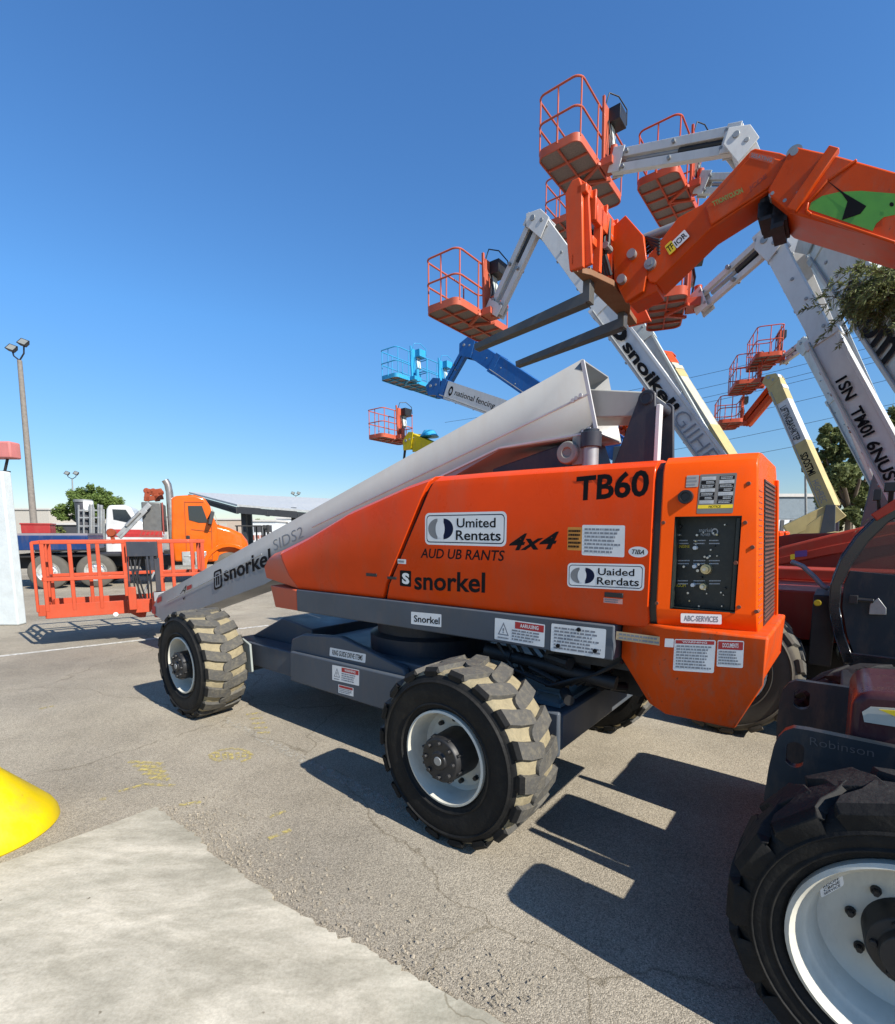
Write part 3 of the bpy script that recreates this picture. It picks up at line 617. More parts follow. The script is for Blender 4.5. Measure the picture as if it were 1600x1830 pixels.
# --- platform at the boom tip
p1 = at(84, 1106, 7.0); PB = Frame((p1.x, p1.y, 0), (math.cos(R(32)), math.sin(R(32)), 0)); zf = p1.z
pl = empty('platform', lift_root, M.loc((p1.x, p1.y, 0)), PB.ang - M.ang)
Wp, Dp, zr = 2.07, .85, 1.54
fl = MB(); fl.box((0, 0, zf + .02), (Wp, Dp, zf + .05), 1)
for a, b in (((0, 0), (1.28, 0)), ((1.5, 0), (Wp, 0)), ((0, Dp), (Wp, Dp)), ((0, 0), (0, Dp)), ((Wp, 0), (Wp, Dp))): fl.bar((a[0], a[1], zf + .1), (b[0], b[1], zf + .1), .03, .2)
fl.prism([(1.0, zf), (1.12, zf - .08), (1.2, zf - .08), (1.22, zf)], -.015, .02)
fl.build('floor', [REDBOX, MESHG], pl, .006)
rl = MB(); tw_ = .045
def post(x, y, z1=zr, wd=.05): rl.bar((x, y, zf + .1), (x, y, z1), wd, wd * .7, (0, 1, 0))
def rail(x0_, y0_, x1_, y1_, z): rl.bar((x0_, y0_, z), (x1_, y1_, z), .04, .055)
for xa, xb_, ps_ in ((0, 1.0, (0.02, .33, .66, .98)), (1.42, Wp, (1.45, 1.62, 1.9, Wp - .02))):
    rail(xa, 0, xb_, 0, zr); rail(xa, 0, xb_, 0, zf + .56)
    for x in ps_: post(x, 0)
for y0_, y1_ in ((0, Dp),):
    for x in (0, Wp): rail(x, y0_, x, y1_, zr); rail(x, y0_, x, y1_, zf + .56); post(x, Dp); post(x, Dp / 2)
rail(0, Dp, Wp, Dp, zr); rail(0, Dp, Wp, Dp, zf + .56)
for x in (.5, 1.0, 1.5): post(x, Dp)
rl.build('guard_rail', REDBOX, pl, .008)
gt = MB(); gt.bar((-.0, -.0, zr), (-.09, .02, zr - .01), .04, .05); gt.bar((-.09, .02, zf + .1), (-.09, .02, zr), .05, .035); gt.bar((-.0, -.0, zf + .12), (-.09, .02, zf + .12), .03, .16); gt.build('gate', REDBOX, pl, .006)
cb = MB(); cb.box((1.02, .02, zr - .22), (1.42, -.14, zr), 0); cb.bar((1.4, -.06, zr - .25), (1.4, -.06, zf + .2), .07, .05, (0, 1, 0), 0); cb.bar((1.02, -.03, zr - .22), (1.02, -.03, zf + .2), .02, .02, (0, 1, 0), 0); cb.bar((1.2, -.05, zf + .3), (1.36, -.05, zf + .62), .05, .03, m=1)
cb.build('control_box', [DGREY, STEEL], pl, .006)
g3 = random.Random(2); hs = MB()
for i in range(6): hs.tube([(1.05 + .05 * i, -.05, zr - .2), (1.03 + .05 * i + g3.uniform(-.05, .05), -.12, zf + .6), (1.1 + .04 * i, -.1, zf + .2), (1.3, -.1, zf + .1)], .012)
hs.build('hoses', BLACK, pl)
mt = MB(); mt.box((.98, -.04, zf + .02), (1.5, -.2, zf + .22)); mt.box((1.0, -.2, zf + .08), (1.1, -.28, zf + .42)); mt.box((1.3, -.2, zf + .0), (1.46, -.38, zf + .26)); mt.cyl((1.38, -.36, zf - .04), (1.38, -.36, zf + .34), .07)
tb_ = PB.loc(M.w((tipm.x - .05, -1.2, (tipm.z + tipb.z) / 2))); mt.bar((1.38, -.36, zf + .12), tb_, .16, .2)
mt.build('rotator_mount', REDBOX, pl, .008)
jb = MB(); jb.bar(V((tb_.x, tb_.y, tb_.z)), V((tb_.x, tb_.y, tb_.z)) + V((.02, -.1, .02)), .2, .2)
jb.box((1.32, -.3, zf + .2), (1.5, -.44, zf + .34)); jb.build('mount_block', STEEL, pl, .006)
em = MB(); p = PB.px(207, 1098, -.018); em.lathe([(0, .0), (.03, .0), (.034, -.004)], (p.x, -.017, p.z), (0, -1, 0), 20); em.build('sticker', STICK, pl)

# ================================================================== LETTERING AND STICKERS ON THE MAIN LIFT
def rect(u0, v0, u1, v1, u2, v2, y=YH): return h(u0, v0, y), h(u1, v1, y), h(u2, v2, y)
def word(txt, r3, m, bold=.02, shear=0., spacing=1., name='lettering', lift_=.004):
    mb = MB(); letter(mb, txt, *r3, NS, 0, bold, shear, spacing, lift_); return mb.build(name, m, lift_root, recalc=False)
word('TB60', rect(1029, 896, 1159, 887, 1031, 851), INK, .028)
word('4x4', rect(910, 984, 999, 981, 910, 955), INK, .022, .35)
word('AUD UB RANTS', rect(752, 997, 902, 1003, 752, 980), INK, .012, .18)
word('snorkel', rect(741, 1054, 867, 1060, 741, 1021), INK, .022)
lg = MB(); a = rect(715, 1047, 735, 1049, 715, 1019); lg.poly(lift(rrect(*a, r=.08), NS, .003), 0); letter(lg, 'S', *rect(719, 1043, 732, 1045, 719, 1023), NS, 1, .05, 0, 1, .005); lg.build('emblem', [INK, STICK], lift_root, recalc=False)
def rental(r3, l1, l2):
    s_ = MB(); s_.poly(lift(rrect(*r3, r=.16), NS, .002), 0); s_.poly(lift(rrect(*sub(*r3, .022, .978, .07, .93), r=.15), NS, .003), 2); s_.poly(lift(rrect(*sub(*r3, .03, .97, .1, .9), r=.14), NS, .004), 0)
    p0, p1, p2 = r3; X = p1 - p0; Y = p2 - p0
    def ell(cx, cy, rx, ry, t0, t1, n=18): return [p0 + X * (cx + rx * math.cos(R(t0 + (t1 - t0) * i / n))) + Y * (cy + ry * math.sin(R(t0 + (t1 - t0) * i / n))) for i in range(n + 1)]
    s_.poly(lift(ell(.17, .5, .125, .32, 90, 270), NS, .005), 1); s_.poly(lift(ell(.25, .5, .125, .32, -90, 90), NS, .0052), 2)
    s_.poly(lift(ell(.205, .5, .06, .29, 0, 360, 28), NS, .0065), 0)
    letter(s_, l1, *sub(*r3, .42, .88, .54, .82), NS, 3, .015, 0, 1, .006); letter(s_, l2, *sub(*r3, .41, .94, .16, .46), NS, 3, .015, 0, 1, .006)
    s_.build('sticker', [STICK, mat('logo_grey', (.2, .2, .2)), NAVYINK, INK], lift_root, recalc=False)
rental(rect(760, 973, 905, 977, 760, 917), 'Umited', 'Rentats'); rental(rect(1014, 1049, 1151, 1056, 1015, 1006), 'Uaided', 'Rerdats')
def paper(r3, rows, hdr=None, cols=1, seed=1, yoff=0., base=STICK, ink=GREYINK, title=None, tri=False, hm=STICKRED):
    s_ = MB(); s_.poly(lift(rrect(*r3, r=.05), NS, .002), 0)
    if hdr: s_.poly(lift(rrect(*sub(*r3, *hdr), r=.06), NS, .003), 2)
    if title: letter(s_, title, *sub(*r3, hdr[0] + (hdr[1] - hdr[0]) * .18, hdr[1] - (hdr[1] - hdr[0]) * .18, hdr[2] + .25 * (hdr[3] - hdr[2]), hdr[2] + .8 * (hdr[3] - hdr[2])), NS, 0, .02, 0, 1, .0042)
    x0_ = .36 if tri else .06
    if tri:
        q = sub(*r3, .07, .3, .25, .85); X = q[1] - q[0]; Y = q[2] - q[0]
        s_.poly(lift([q[0], q[0] + X, q[0] + X * .5 + Y], NS, .003), 1); s_.poly(lift([q[0] + X * .14 + Y * .08, q[0] + X * .86 + Y * .08, q[0] + X * .5 + Y * .8], NS, .004), 0); letter(s_, '!', q[0] + X * .42 + Y * .15, q[0] + X * .58 + Y * .15, q[0] + X * .42 + Y * .55, NS, 1, .02, 0, 1, .005)
        fineprint(s_, *sub(*r3, .05, .33, .05, .2), NS, 1, 1, seed=seed + 5)
    fineprint(s_, *r3, NS, rows, 1, seed=seed, x0=x0_, y1=(hdr[2] - .03 if hdr else .92))
    return s_.build('sticker', [base, ink, hm], lift_root, recalc=False)
paper(rect(1040, 992, 1116, 996, 1041, 938), 7, seed=3)
paper(rect(1014, 983, 1040, 984, 1015, 942), 5, seed=4, base=mat('amber_sticker', (.55, .22, .03)), ink=INK)
el = MB(); r3 = rect(1123, 995, 1158, 997, 1124, 976); p0, p1, p2 = r3; el.poly(lift([p0 + (p1 - p0) * (.5 + .5 * math.cos(R(i * 15))) + (p2 - p0) * (.5 + .5 * math.sin(R(i * 15))) for i in range(24)], NS, .002), 0); letter(el, 'TIBA', *sub(*r3, .18, .82, .28, .72), NS, 1, .02, .3, 1, .004); el.build('sticker', [STICK, INK], lift_root, recalc=False)
paper(rect(711, 1007, 726, 1008, 711, 999), 1, seed=5); paper(rect(1079, 1077, 1113, 1080, 1079, 1068), 2, seed=6, base=mat('faded_pink_sticker', (.6, .3, .25)))
s_ = MB(); r3 = rect(735, 1115, 789, 1121, 735, 1093); s_.poly(lift(rrect(*r3, r=.06), NS, .002), 0); letter(s_, 'Snorkel', *sub(*r3, .1, .95, .2, .75), NS, 1, .02, 0, 1, .004); s_.build('sticker', [STICK, INK], lift_root, recalc=False)
paper(rect(884, 1142, 973, 1157, 885, 1104), 4, (.42, .98, .64, .95), seed=8, title='AARUUING', tri=True)
pp_ = paper(rect(984, 1163, 1081, 1177, 986, 1114), 7, seed=9)
for u, v in ((1035, 1125), (998, 1154), (1064, 1163)): dm = MB(); p = h(u, v); dm.cyl((p.x, YH - .01, p.z), (p.x, YH + .008, p.z), .011, n=12); dm.build('rivet', INK, lift_root)
def flat(r3, txt, m1=INK, sh=0., base=STICK, pad=(.08, .92, .2, .8), par=None):
    s_ = MB(); s_.poly(lift(rrect(*r3, r=.12), NS, .002), 0); letter(s_, txt, *sub(*r3, *pad), NS, 1, .02, sh, 1, .004); return s_.build('sticker', [base, m1], lift_root, recalc=False)
flat(rect(589, 1172, 653, 1185, 590, 1157, -.541), 'RING GUIDE DRIVE ITEMS')
paper(rect(594, 1215, 642, 1226, 594, 1188), 4, (.36, .98, .66, .95), seed=12, tri=True, title='WARNING'); paper(rect(605, 1238, 632, 1245, 605, 1223), 3, (.05, .95, .68, .95), seed=13)
YC = YH + .015
paper(rect(1203, 1198, 1276, 1203, 1206, 1142, YC), 8, (.03, .97, .86, .97), seed=14, title='WARNING'); paper(rect(1281, 1191, 1328, 1194, 1283, 1144, YC), 5, (.03, .97, .66, .96), seed=15, title='DOCUMENTS')
paper(rect(1101, 1143, 1187, 1155, 1102, 1128, YC - .012), 2, seed=16, base=mat('tan_sticker', (.5, .36, .2)))
paper(rect(1188, 1156, 1204, 1157, 1189, 1141, YC), 0, seed=17)
flat(rectB(1217, 1113, 1290, 1116, 1217, 1096), 'ABC-SERVICES', GREYINK)
# instruction plate, chrome with a yellow band
s_ = MB(); r3 = rectB(1245, 918, 1310, 917, 1252, 848); s_.poly(lift(rrect(*r3, r=.03), NS, .001), 0); s_.poly(lift(rrect(*sub(*r3, .02, .98, .13, .22), r=.02), NS, .003), 2); letter(s_, 'NOTICE', *sub(*r3, .33, .66, .145, .205), NS, 3, .01, 0, 1, .0045)
for k in range(2):
    for j in range(7):
        a_ = .05 + k * .5; b_ = .25 + j * .1
        s_.poly(lift(rrect(*sub(*r3, a_, a_ + .4, b_, b_ + .085), r=.05), NS, .003), 3 if (j + k) % 3 else 1)
        fineprint(s_, *sub(*r3, a_ + .12 * (j % 2), a_ + .4, b_, b_ + .085), NS, 2, 1, d=.0045, seed=j * 2 + k)
s_.build('instruction_plate', [mat('plate_grey', (.16, .15, .14), rough=.4), PALE, STICKYEL, INK], lift_root, recalc=False)
paper(rectB(1226, 871, 1248, 870, 1228, 850), 3, seed=19, base=mat('silver_label', (.3, .29, .28)))
# on the boom
def bword(txt, u0, v0, u1, v1, u2, v2, m, **k): 
    mb = MB(); letter(mb, txt, hb(u0, v0), hb(u1, v1), hb(u2, v2), NS, 0, k.get('bold', .02), k.get('shear', 0), 1, .0155); return mb.build('lettering', m, lift_root, recalc=False)
bword('snorkel', 403, 1040, 487, 1010, 401, 1013, INK); bword('SIDS2', 492, 985, 545, 960, 490, 966, GREYINK, bold=-.005)
em = MB(); r3 = (hb(385, 1055), hb(399, 1049), hb(384, 1022)); em.poly(lift(rrect(*r3, r=.15), NS, .0152), 0); em.poly(lift(rrect(*sub(*r3, .16, .84, .1, .9), r=.15), NS, .0158), 1); letter(em, 'n', *sub(*r3, .28, .72, .2, .8), NS, 0, .05, 0, 1, .0164); em.build('emblem', [INK, BOOMW], lift_root, recalc=False)
wm = MB(); letter(wm, 'A', hb(324, 1062), hb(333, 1059), hb(329, 1048), NS, 0, 0, .2, 1, .018); letter(wm, 'v', hb(329, 1073), hb(333, 1071), hb(329, 1068), NS, 0, .02, 0, 1, .018); wm.build('lettering', INK, lift_root, recalc=False)
for (u0, v0, u1, v1, u2, v2) in ((336, 1055, 345, 1051, 336, 1048), (283, 1078, 291, 1074, 283, 1069), (274, 1096, 280, 1098, 274, 1082)):
    s_ = MB(); s_.poly(lift(rrect(hb(u0, v0), hb(u1, v1), hb(u2, v2), r=.1), NS, .017)); s_.build('sticker', STICKRED, lift_root, recalc=False)

# ================================================================== OTHER LIFTS
def rloop(x0, x1, y0, y1, z, r=.16, n=5):
    out = []
    for cx, cy, t0 in ((x1 - r, y1 - r, 0), (x0 + r, y1 - r, 90), (x0 + r, y0 + r, 180), (x1 - r, y0 + r, 270)):
        for i in range(n + 1): t = R(t0 + 90 * i / n); out.append(V((cx + r * math.cos(t), cy + r * math.sin(t), z)))
    return out
def basket(parent, loc, ang, wd, dp, col, boxcol=BLACK, ribs=5, seed=1, rr=.02, cols2=None):
    "work platform: x from 0 (mount side) to dp, y from 0 to -wd, z from 0 at the floor"
    e = empty('platform', parent, loc, ang); g = random.Random(seed)
    f = MB(); o = rloop(0, dp, -wd, 0, 0); 
    f.loft([o, [p + V((0, 0, .15)) for p in o]], 0, caps=False)
    i_ = rloop(.025, dp - .025, -wd + .025, -.025, 0, .14); f.loft([[p + V((0, 0, .15)) for p in i_], i_], 0, caps=False)
    f.loft([[p + V((0, 0, .15)) for p in o], [p + V((0, 0, .15)) for p in i_]], 0, caps=False); f.loft([o, i_], 0, caps=False)
    f.poly([p + V((0, 0, .035)) for p in i_], 1); f.poly([p + V((0, 0, .05)) for p in i_], 1)
    for k in range(1, ribs): y = -wd * k / ribs; f.box((.03, y - .02, .0), (dp - .03, y + .02, .034), 0)
    f.box((dp * .48, -wd + .03, -.004), (dp * .52, -.03, .03), 0)
    f.bar((-.05, -wd / 2 - .3, .01), (dp * .5, -wd / 2, -.02), .06, .05); f.bar((-.05, -wd / 2 + .3, .01), (dp * .5, -wd / 2, -.02), .06, .05)
    f.build('floor', [col, MESHG], e)
    r = MB()
    for z in (1.1, .6): r.tube(rloop(.0, dp, -wd, 0, z), rr, 0, 8, True)
    for x, y in ((.02, -.1), (.02, -wd + .1), (dp - .02, -.1), (dp - .02, -wd + .1), (dp, -wd * .36), (dp, -wd * .68), (dp * .5, 0), (dp * .5, -wd), (0, -wd * .36), (0, -wd * .64)): r.tube([(x, y, .1), (x, y, 1.1)], rr * .85)
    r.build('guard_rail', col, e)
    c = MB(); ym = -wd * .5
    c.box((-.02, ym - .12, .1), (-.06, ym + .12, 1.22), 0); c.bar((-.05, ym + .14, .1), (-.05, ym + .2, 1.3), .05, .05, (0, 1, 0), 0)
    c.box((-.03, ym - .05, .95), (-.3, ym - .42, 1.22), 1); c.prism([(-.04, .5), (-.16, .55), (-.1, .95), (-.04, .95)], ym - .3, ym - .1, 2)
    c.tube([(-.05, ym + .1, 1.2), (-.1, ym + .05, 1.42), (-.2, ym - .2, 1.46), (-.3, ym - .42, 1.3), (-.28, ym - .48, 1.05)], .014, 1)
    for k in range(3): c.tube([(-.08, ym - .1 * k, .95), (-.16, ym - .1 * k + g.uniform(-.06, .06), .6), (-.12, ym - .05 * k, .3)], .016, 1)
    c.box((-.02, ym - .2, .02), (-.26, ym + .2, .16), 0); c.cyl((-.22, ym, -.02), (-.22, ym, .42), .07, m=0)
    c.build('control_box', [col, boxcol, cols2 or WHITE2], e, .008)
    return e
def lift_machine(name, label, tip, foot, bcol, outer=(.36, .5), inner=(.28, .38), split=.6, jib=True, bk=None, kcol=None, jcol=None, texts=(), group=None, basecol=ORANGE, base=True, seed=1, bands=(), jw=(.12, .13)):
    Pt, Pf = at(*tip), at(*foot); root_w = V((Pf.x, Pf.y, 0)); fr = Frame(root_w, D)
    root = thing(name, label, 'boom lift', root_w, fr.ang, group); pt, pf = fr.loc(Pt), fr.loc(Pf); cam_l = fr.loc(O)
    d = (pf - pt).normalized(); L = (pf - pt).length; nr = d.cross(V((0, 0, 1))).normalized()
    if nr.dot(cam_l - pt) < 0: nr = -nr
    up = nr.cross(d)
    def P(s, a, b): return pt + d * (L * s) + nr * a + up * b
    kcol = kcol or bcol; jcol = jcol or bcol; sg = 1 - split
    b = MB(); b.bar(P(sg, 0, 0), P(1, 0, 0), outer[0], outer[1])
    for s in (-1, 1):
        for t in (-1, 1): b.bar(P(sg, s * (outer[0] / 2 + .004), t * (outer[1] / 2 - .02)), P(1, s * (outer[0] / 2 + .004), t * (outer[1] / 2 - .02)), .02, .05)
    b.bar(P(sg - .01, 0, 0), P(sg + .02, 0, 0), outer[0] + .05, outer[1] + .05)
    b2 = MB(); b2.bar(P(0, 0, 0), P(sg + .04, 0, 0), inner[0], inner[1])
    g = random.Random(seed)
    for k in range(9):
        s = .05 + k * .1 + g.uniform(0, .03); o_, mb_ = (outer, b) if s > sg else (inner, b2); t0_ = g.uniform(-.3, .3) * o_[1]
        if not (texts and s > .4): mb_.cyl(P(s, o_[0] / 2 - .01, t0_), P(s, o_[0] / 2 + .02, t0_), .026, m=1, n=8)
        q = P(s, g.uniform(-.1, .1), -o_[1] / 2); mb_.cyl(q, q - up * .03, .028, m=1, n=8)
    bo_ = b.build('boom', [bcol, STEEL], root, .006); b2.build('boom_section', [bcol, STEEL], root, .006)
    fx = MB(); fx.tube([P(sg, outer[0] / 2 + .03, -outer[1] * .38), P(.97, outer[0] / 2 + .03, -outer[1] * .38)], .016); fx.build('hydraulic_pipe', STEEL, root)
    for (s0, s1, mtl) in bands:
        o_ = outer if (s0 + s1) / 2 > sg else inner
        q = MB(); q.bar(P(s0, 0, 0), P(s1, 0, 0), o_[0] + .056, o_[1] + .012); q.build('painted_band', mtl, root)
    for (txt, s0, s1, t0, t1, mtl, bold) in texts:
        o_ = outer if (s0 + s1) / 2 > sg else inner
        q = MB(); a = o_[0] / 2 + .032
        letter(q, txt, P(s0, a, t0 * o_[1]), P(s1, a, t0 * o_[1]), P(s0, a, t1 * o_[1]), nr, 0, bold); q.build('lettering', mtl, root, recalc=False)
    kn_ = MB()
    for a in (-1, 1):
        kk = inner[0] / 2 + .02
        kn_.extrude([P(-.0, a * kk, inner[1] * .5) , P(.045, a * kk, inner[1] * .62), P(.07, a * kk, -inner[1] * .5), P(.0, a * kk, -inner[1] * .75), P(-.03, a * kk, -.1)], nr * (a * .03))
    kn_.cyl(P(0.0, inner[0] / 2 + .07, -.05), P(0.0, -inner[0] / 2 - .07, -.05), .055, m=1); kn_.cyl(P(.03, inner[0] / 2 + .06, .05), P(.03, -inner[0] / 2 - .06, .05), .04, m=1)
    kn_.build('knuckle', [kcol, STEEL], root, .006)
    if bk:
        (u, v, dd, wd, dp, rot, col, boxcol) = bk; c = fr.loc(at(u, v, dd))
        e = basket(root, c, R(rot), wd, dp, col, boxcol, seed=seed)
        if jib:
            m_ = c + Matrix.Rotation(R(rot), 3, 'Z') @ V((-.26, -wd / 2, .1)); j = MB(); k0 = P(0, 0, .0); jd = (k0 - m_).normalized(); ju = jd.cross(V((0, 0, 1))).normalized().cross(jd); js = jd.cross(ju)
            w_, h_ = jw
            for a in (-1, 1):
                j.bar(m_ + ju * (a * .13), k0 + ju * (a * .14), w_, h_)
                for f in (.02, .94): q = m_ + (k0 - m_) * f; j.extrude([q + js * a * .1 + ju * .22 - jd * .1, q + js * a * .1 + ju * .22 + jd * .14, q + js * a * .1 - ju * .22 + jd * .14, q + js * a * .1 - ju * .22 - jd * .1], js * (a * .02))
            j.tube([m_ + jd * .25, m_ + (k0 - m_) * .6], .04, 1); j.tube([m_ + (k0 - m_) * .55, m_ + (k0 - m_) * .95], .055, 2)
            for f in (.1, .5, .9):
                q = m_ + (k0 - m_) * f; j.cyl(q + js * .12 + ju * .13, q - js * .12 + ju * .13, .035, m=1, n=10); j.cyl(q + js * .12 - ju * .13, q - js * .12 - ju * .13, .035, m=1, n=10)
            j.build('jib', [jcol, STEEL, BLACK], root, .005)
    if base:
        t = MB(); z0 = 1.0
        t.prism([(-.95, z0), (.7, z0), (.7, z0 + .55), (-.2, z0 + .75), (-.95, z0 + .7)], -.75, -.3); t.prism([(-.95, z0), (.7, z0), (.7, z0 + .55), (-.2, z0 + .75), (-.95, z0 + .7)], .3, .75)
        t.build('hood', basecol, root, .03)
        t = MB(); t.box((-.95, -.74, z0 - .12), (.9, .74, z0)); t.prism([(pf.x - .25, z0), (pf.x + .3, z0), (pf.x + .12, pf.z + .1), (pf.x - .15, pf.z + .1)], -.28, -.2); t.prism([(pf.x - .25, z0), (pf.x + .3, z0), (pf.x + .12, pf.z + .1), (pf.x - .15, pf.z + .1)], .2, .28); t.cyl((0, 0, .75), (0, 0, z0 - .1), .4)
        t.build('turntable', GREY, root, .01)
        t = MB(); t.box((-1.2, -.5, .4), (1.2, .5, .76)); t.box((-1.1, -.8, .4), (-.85, .8, .55)); t.box((.85, -.8, .4), (1.1, .8, .55)); t.build('chassis', GREY, root, .01)
        for x in (-1., 1.):
            for y in (-.85, .85):
                t = MB(); t.lathe([(.2, 0), (.24, -.02), (.4, .01), (.44, -.05), (.44, -.24), (.4, -.29), (.2, -.28)], (x, y + .14, .44), (0, 1, 0), 24); t.lathe([(0, -.05), (.14, -.05), (.2, -.02), (.21, -.02), (.2, -.26)], (x, y + .14, .44), (0, 1, 0), 24, 1); t.build('wheel', [RUBBER, RIMW], root)
    return root, P, fr, pf
GRP = 'boom lifts with raised platforms behind the large orange lift'
BK = BLACK
lift_machine('boom_lift', 'white boom lift lettered snoikel rising just left of the telehandler carriage, orange platform at left', (962, 392, 11.0), (1296, 850, 8.8), WHITE, (.27, .4), (.22, .3), .62, True, (818, 541, 11.1, 2.1, .9, 0, CORAL, BK), texts=[('snoikel!', .53, .78, -.3, .22, INK, .04), ('GIIHE', .79, .95, -.3, .3, GREYINK, -.012), ('D', .46, .52, -.3, .3, INK, .08)], group=GRP, seed=1)
lift_machine('boom_lift', 'white boom lift with the topmost orange platform, its jib level beside the telehandler boom', (1322, 250, 9.65), (1578, 850, 8.42), WHITE, (.24, .3), (.3, .34), .4, True, (1035, 246, 10.4, 2.4, .9, 0, CORAL, BK), group=GRP, seed=2, jw=(.13, .15))
lift_machine('boom_lift', 'white boom lift with red platform under the telehandler boom, lettering along its wide lower boom', (1378, 430, 8.9), (1650, 935, 7.1), WHITE, (.25, .4), (.2, .28), .62, True, (1231, 523, 9.3, 1.6, .66, 18, REDBOX, BK), texts=[('1SN', .53, .6, -.24, .14, INK, .03), ('TM0I', .63, .72, -.28, .1, INK, .03), ("6NUS'I", .74, .88, -.32, .08, INK, .03)], group=GRP, seed=3, jw=(.09, .1))
lift_machine('boom_lift', 'pale white boom lift whose platform hangs between the topmost platform and the telehandler boom', (1378, 330, 11.3), (1612, 862, 9.6), WHITE2, (.3, .34), (.26, .28), .6, True, (1212, 302, 11.7, 2.0, .9, 0, REDBOX, BK), texts=[('NS CT', .63, .74, -.3, .3, GREYINK, .01), ('OOY', .77, .86, -.35, .35, INK, .02), ('warn', .88, .97, -.35, .25, INK, .01)], group=GRP, seed=4)
lift_machine('boom_lift', 'white boom lift with a small coral platform half hidden behind the telehandler carriage', (1066, 450, 13.0), (1296, 855, 11.2), WHITE2, (.3, .36), (.24, .28), .6, True, (1030, 385, 13.2, 2.0, .9, 0, CORAL, BK), group=GRP, seed=5, basecol=BLUE)
lift_machine('boom_lift', 'blue boom lift with low white panelled boom and a light blue platform', (778, 690, 19.5), (1110, 806, 15.), BLUE, (.45, .62), (.4, .5), .93, False, (709, 672, 20., 1.9, .9, 0, CYAN, CYAN), group=GRP, seed=6, basecol=BLUE, bands=[(.1, .62, WHITE)], texts=[('national fencing', .16, .4, -.2, .2, INK, .01), ('O', .12, .145, -.25, .3, INK, .05)])
lift_machine('boom_lift', 'dark blue boom lift bent at its knuckle above the light blue platform', (838, 618, 20.5), (1130, 815, 16.5), BLUE, (.5, .66), (.46, .6), .8, True, (762, 690, 21.5, 1.9, .9, 0, CYAN, CYAN), group=GRP, seed=7, basecol=BLUE, jw=(.14, .2))
r_, P_, f_, pf_ = lift_machine('boom_lift', 'yellow boom lift with a coral platform, lowest above the white boom', (735, 787, 19.6), (930, 872, 16.5), YELLOW, (.4, .5), (.44, .56), .8, False, (685, 780, 20., 1.8, .9, 0, CORAL, BK), group=GRP, seed=8, basecol=YELLOW)
t = MB(); q = P_(.16, 0, .38); t.lathe([(0, .26), (.2, .22), (.36, .0), (0, 0)], q, (0, 0, 1), 20); t.build('blue_cover', CYAN, r_)
t = MB(); t.tube([P_(-.02, .1, -.3), P_(.0, .1, -.75), P_(.1, .1, -.8), P_(.2, .1, -.5)], .05); t.build('hoses', BLACK, r_)
lift_machine('boom_lift', 'lift with an orange knuckle and cream yellow boom behind the snoikel boom', (1188, 636, 16.), (1334, 872, 13.), paint('cream_paint', (.5, .47, .36)), (.27, .35), (.25, .32), .86, True, (1090, 772, 17.2, 1.8, .9, 0, REDBOX, BK), kcol=TORANGE, jcol=TORANGE, group=GRP, seed=9, bands=[(.0, .1, TORANGE), (.15, .22, TAN), (.6, .97, TAN)], texts=[('N HRT LDT.HNY', .26, .58, -.25, .25, INK, .01), ('rodzin', .68, .86, -.25, .2, GREYINK, .01)])
lift_machine('boom_lift', 'white boom lift with orange platform, topmost of three small platforms by the power lines', (1442, 612, 19.), (1590, 888, 15.5), WHITE2, (.36, .46), (.3, .4), .6, True, (1400, 633, 19.8, 2.0, .9, 18, REDBOX, BK), group=GRP, seed=10)
r_, P_, f_, pf_ = lift_machine('boom_lift', 'tan and white boom lift standing before the grey building, folded tan lower arms', (1382, 675, 20.), (1484, 908, 18.), WHITE, (.36, .46), (.34, .42), .9, False, (1362, 682, 20.2, 1.9, .9, 18, REDBOX, BK), kcol=TAN, group=GRP, seed=11, basecol=TAN, bands=[(.03, .2, TAN), (.52, 1., TAN)], texts=[('LIFTINGBASHKTEP', .24, .5, -.25, .25, INK, .01), ('SDOSTMI', .6, .76, -.28, .25, INK, .03), ('HIGHREC', .8, .96, -.25, .2, GREYINK, .01)])
a_ = f_.loc(at(1405, 950, 18.6)); b_ = pf_ + V((0, 0, -.1)); c_ = f_.loc(at(1442, 975, 18.4))
t = MB(); t.bar(a_, b_, .4, .5); t.bar(f_.loc(at(1432, 960, 18.4)), b_ + V((-.3, 0, 0)), .45, .5); t.build('lower_arm', TAN, r_, .02)
lift_machine('boom_lift', 'lift with drooping orange jib and the lowest small platform by the power lines', (1386, 692, 21.3), (1492, 905, 20.), TAN, (.3, .4), (.28, .36), .6, True, (1329, 753, 21.5, 1.8, .9, 18, REDBOX, BK), kcol=TORANGE, jcol=TORANGE, group=GRP, seed=12, jw=(.3, .2))
lift_machine('boom_lift', 'near white boom with huge dark letters at the right edge behind the wispy branches', (1478, 400, 8.6), (1800, 830, 5.4), WHITE2, (.52, .62), (.46, .54), .9, False, None, group=GRP, seed=13, base=False, texts=[('nom', .41, .62, -.36, .12, INK, .03), ('@', .32, .395, -.36, .18, INK, .03)])

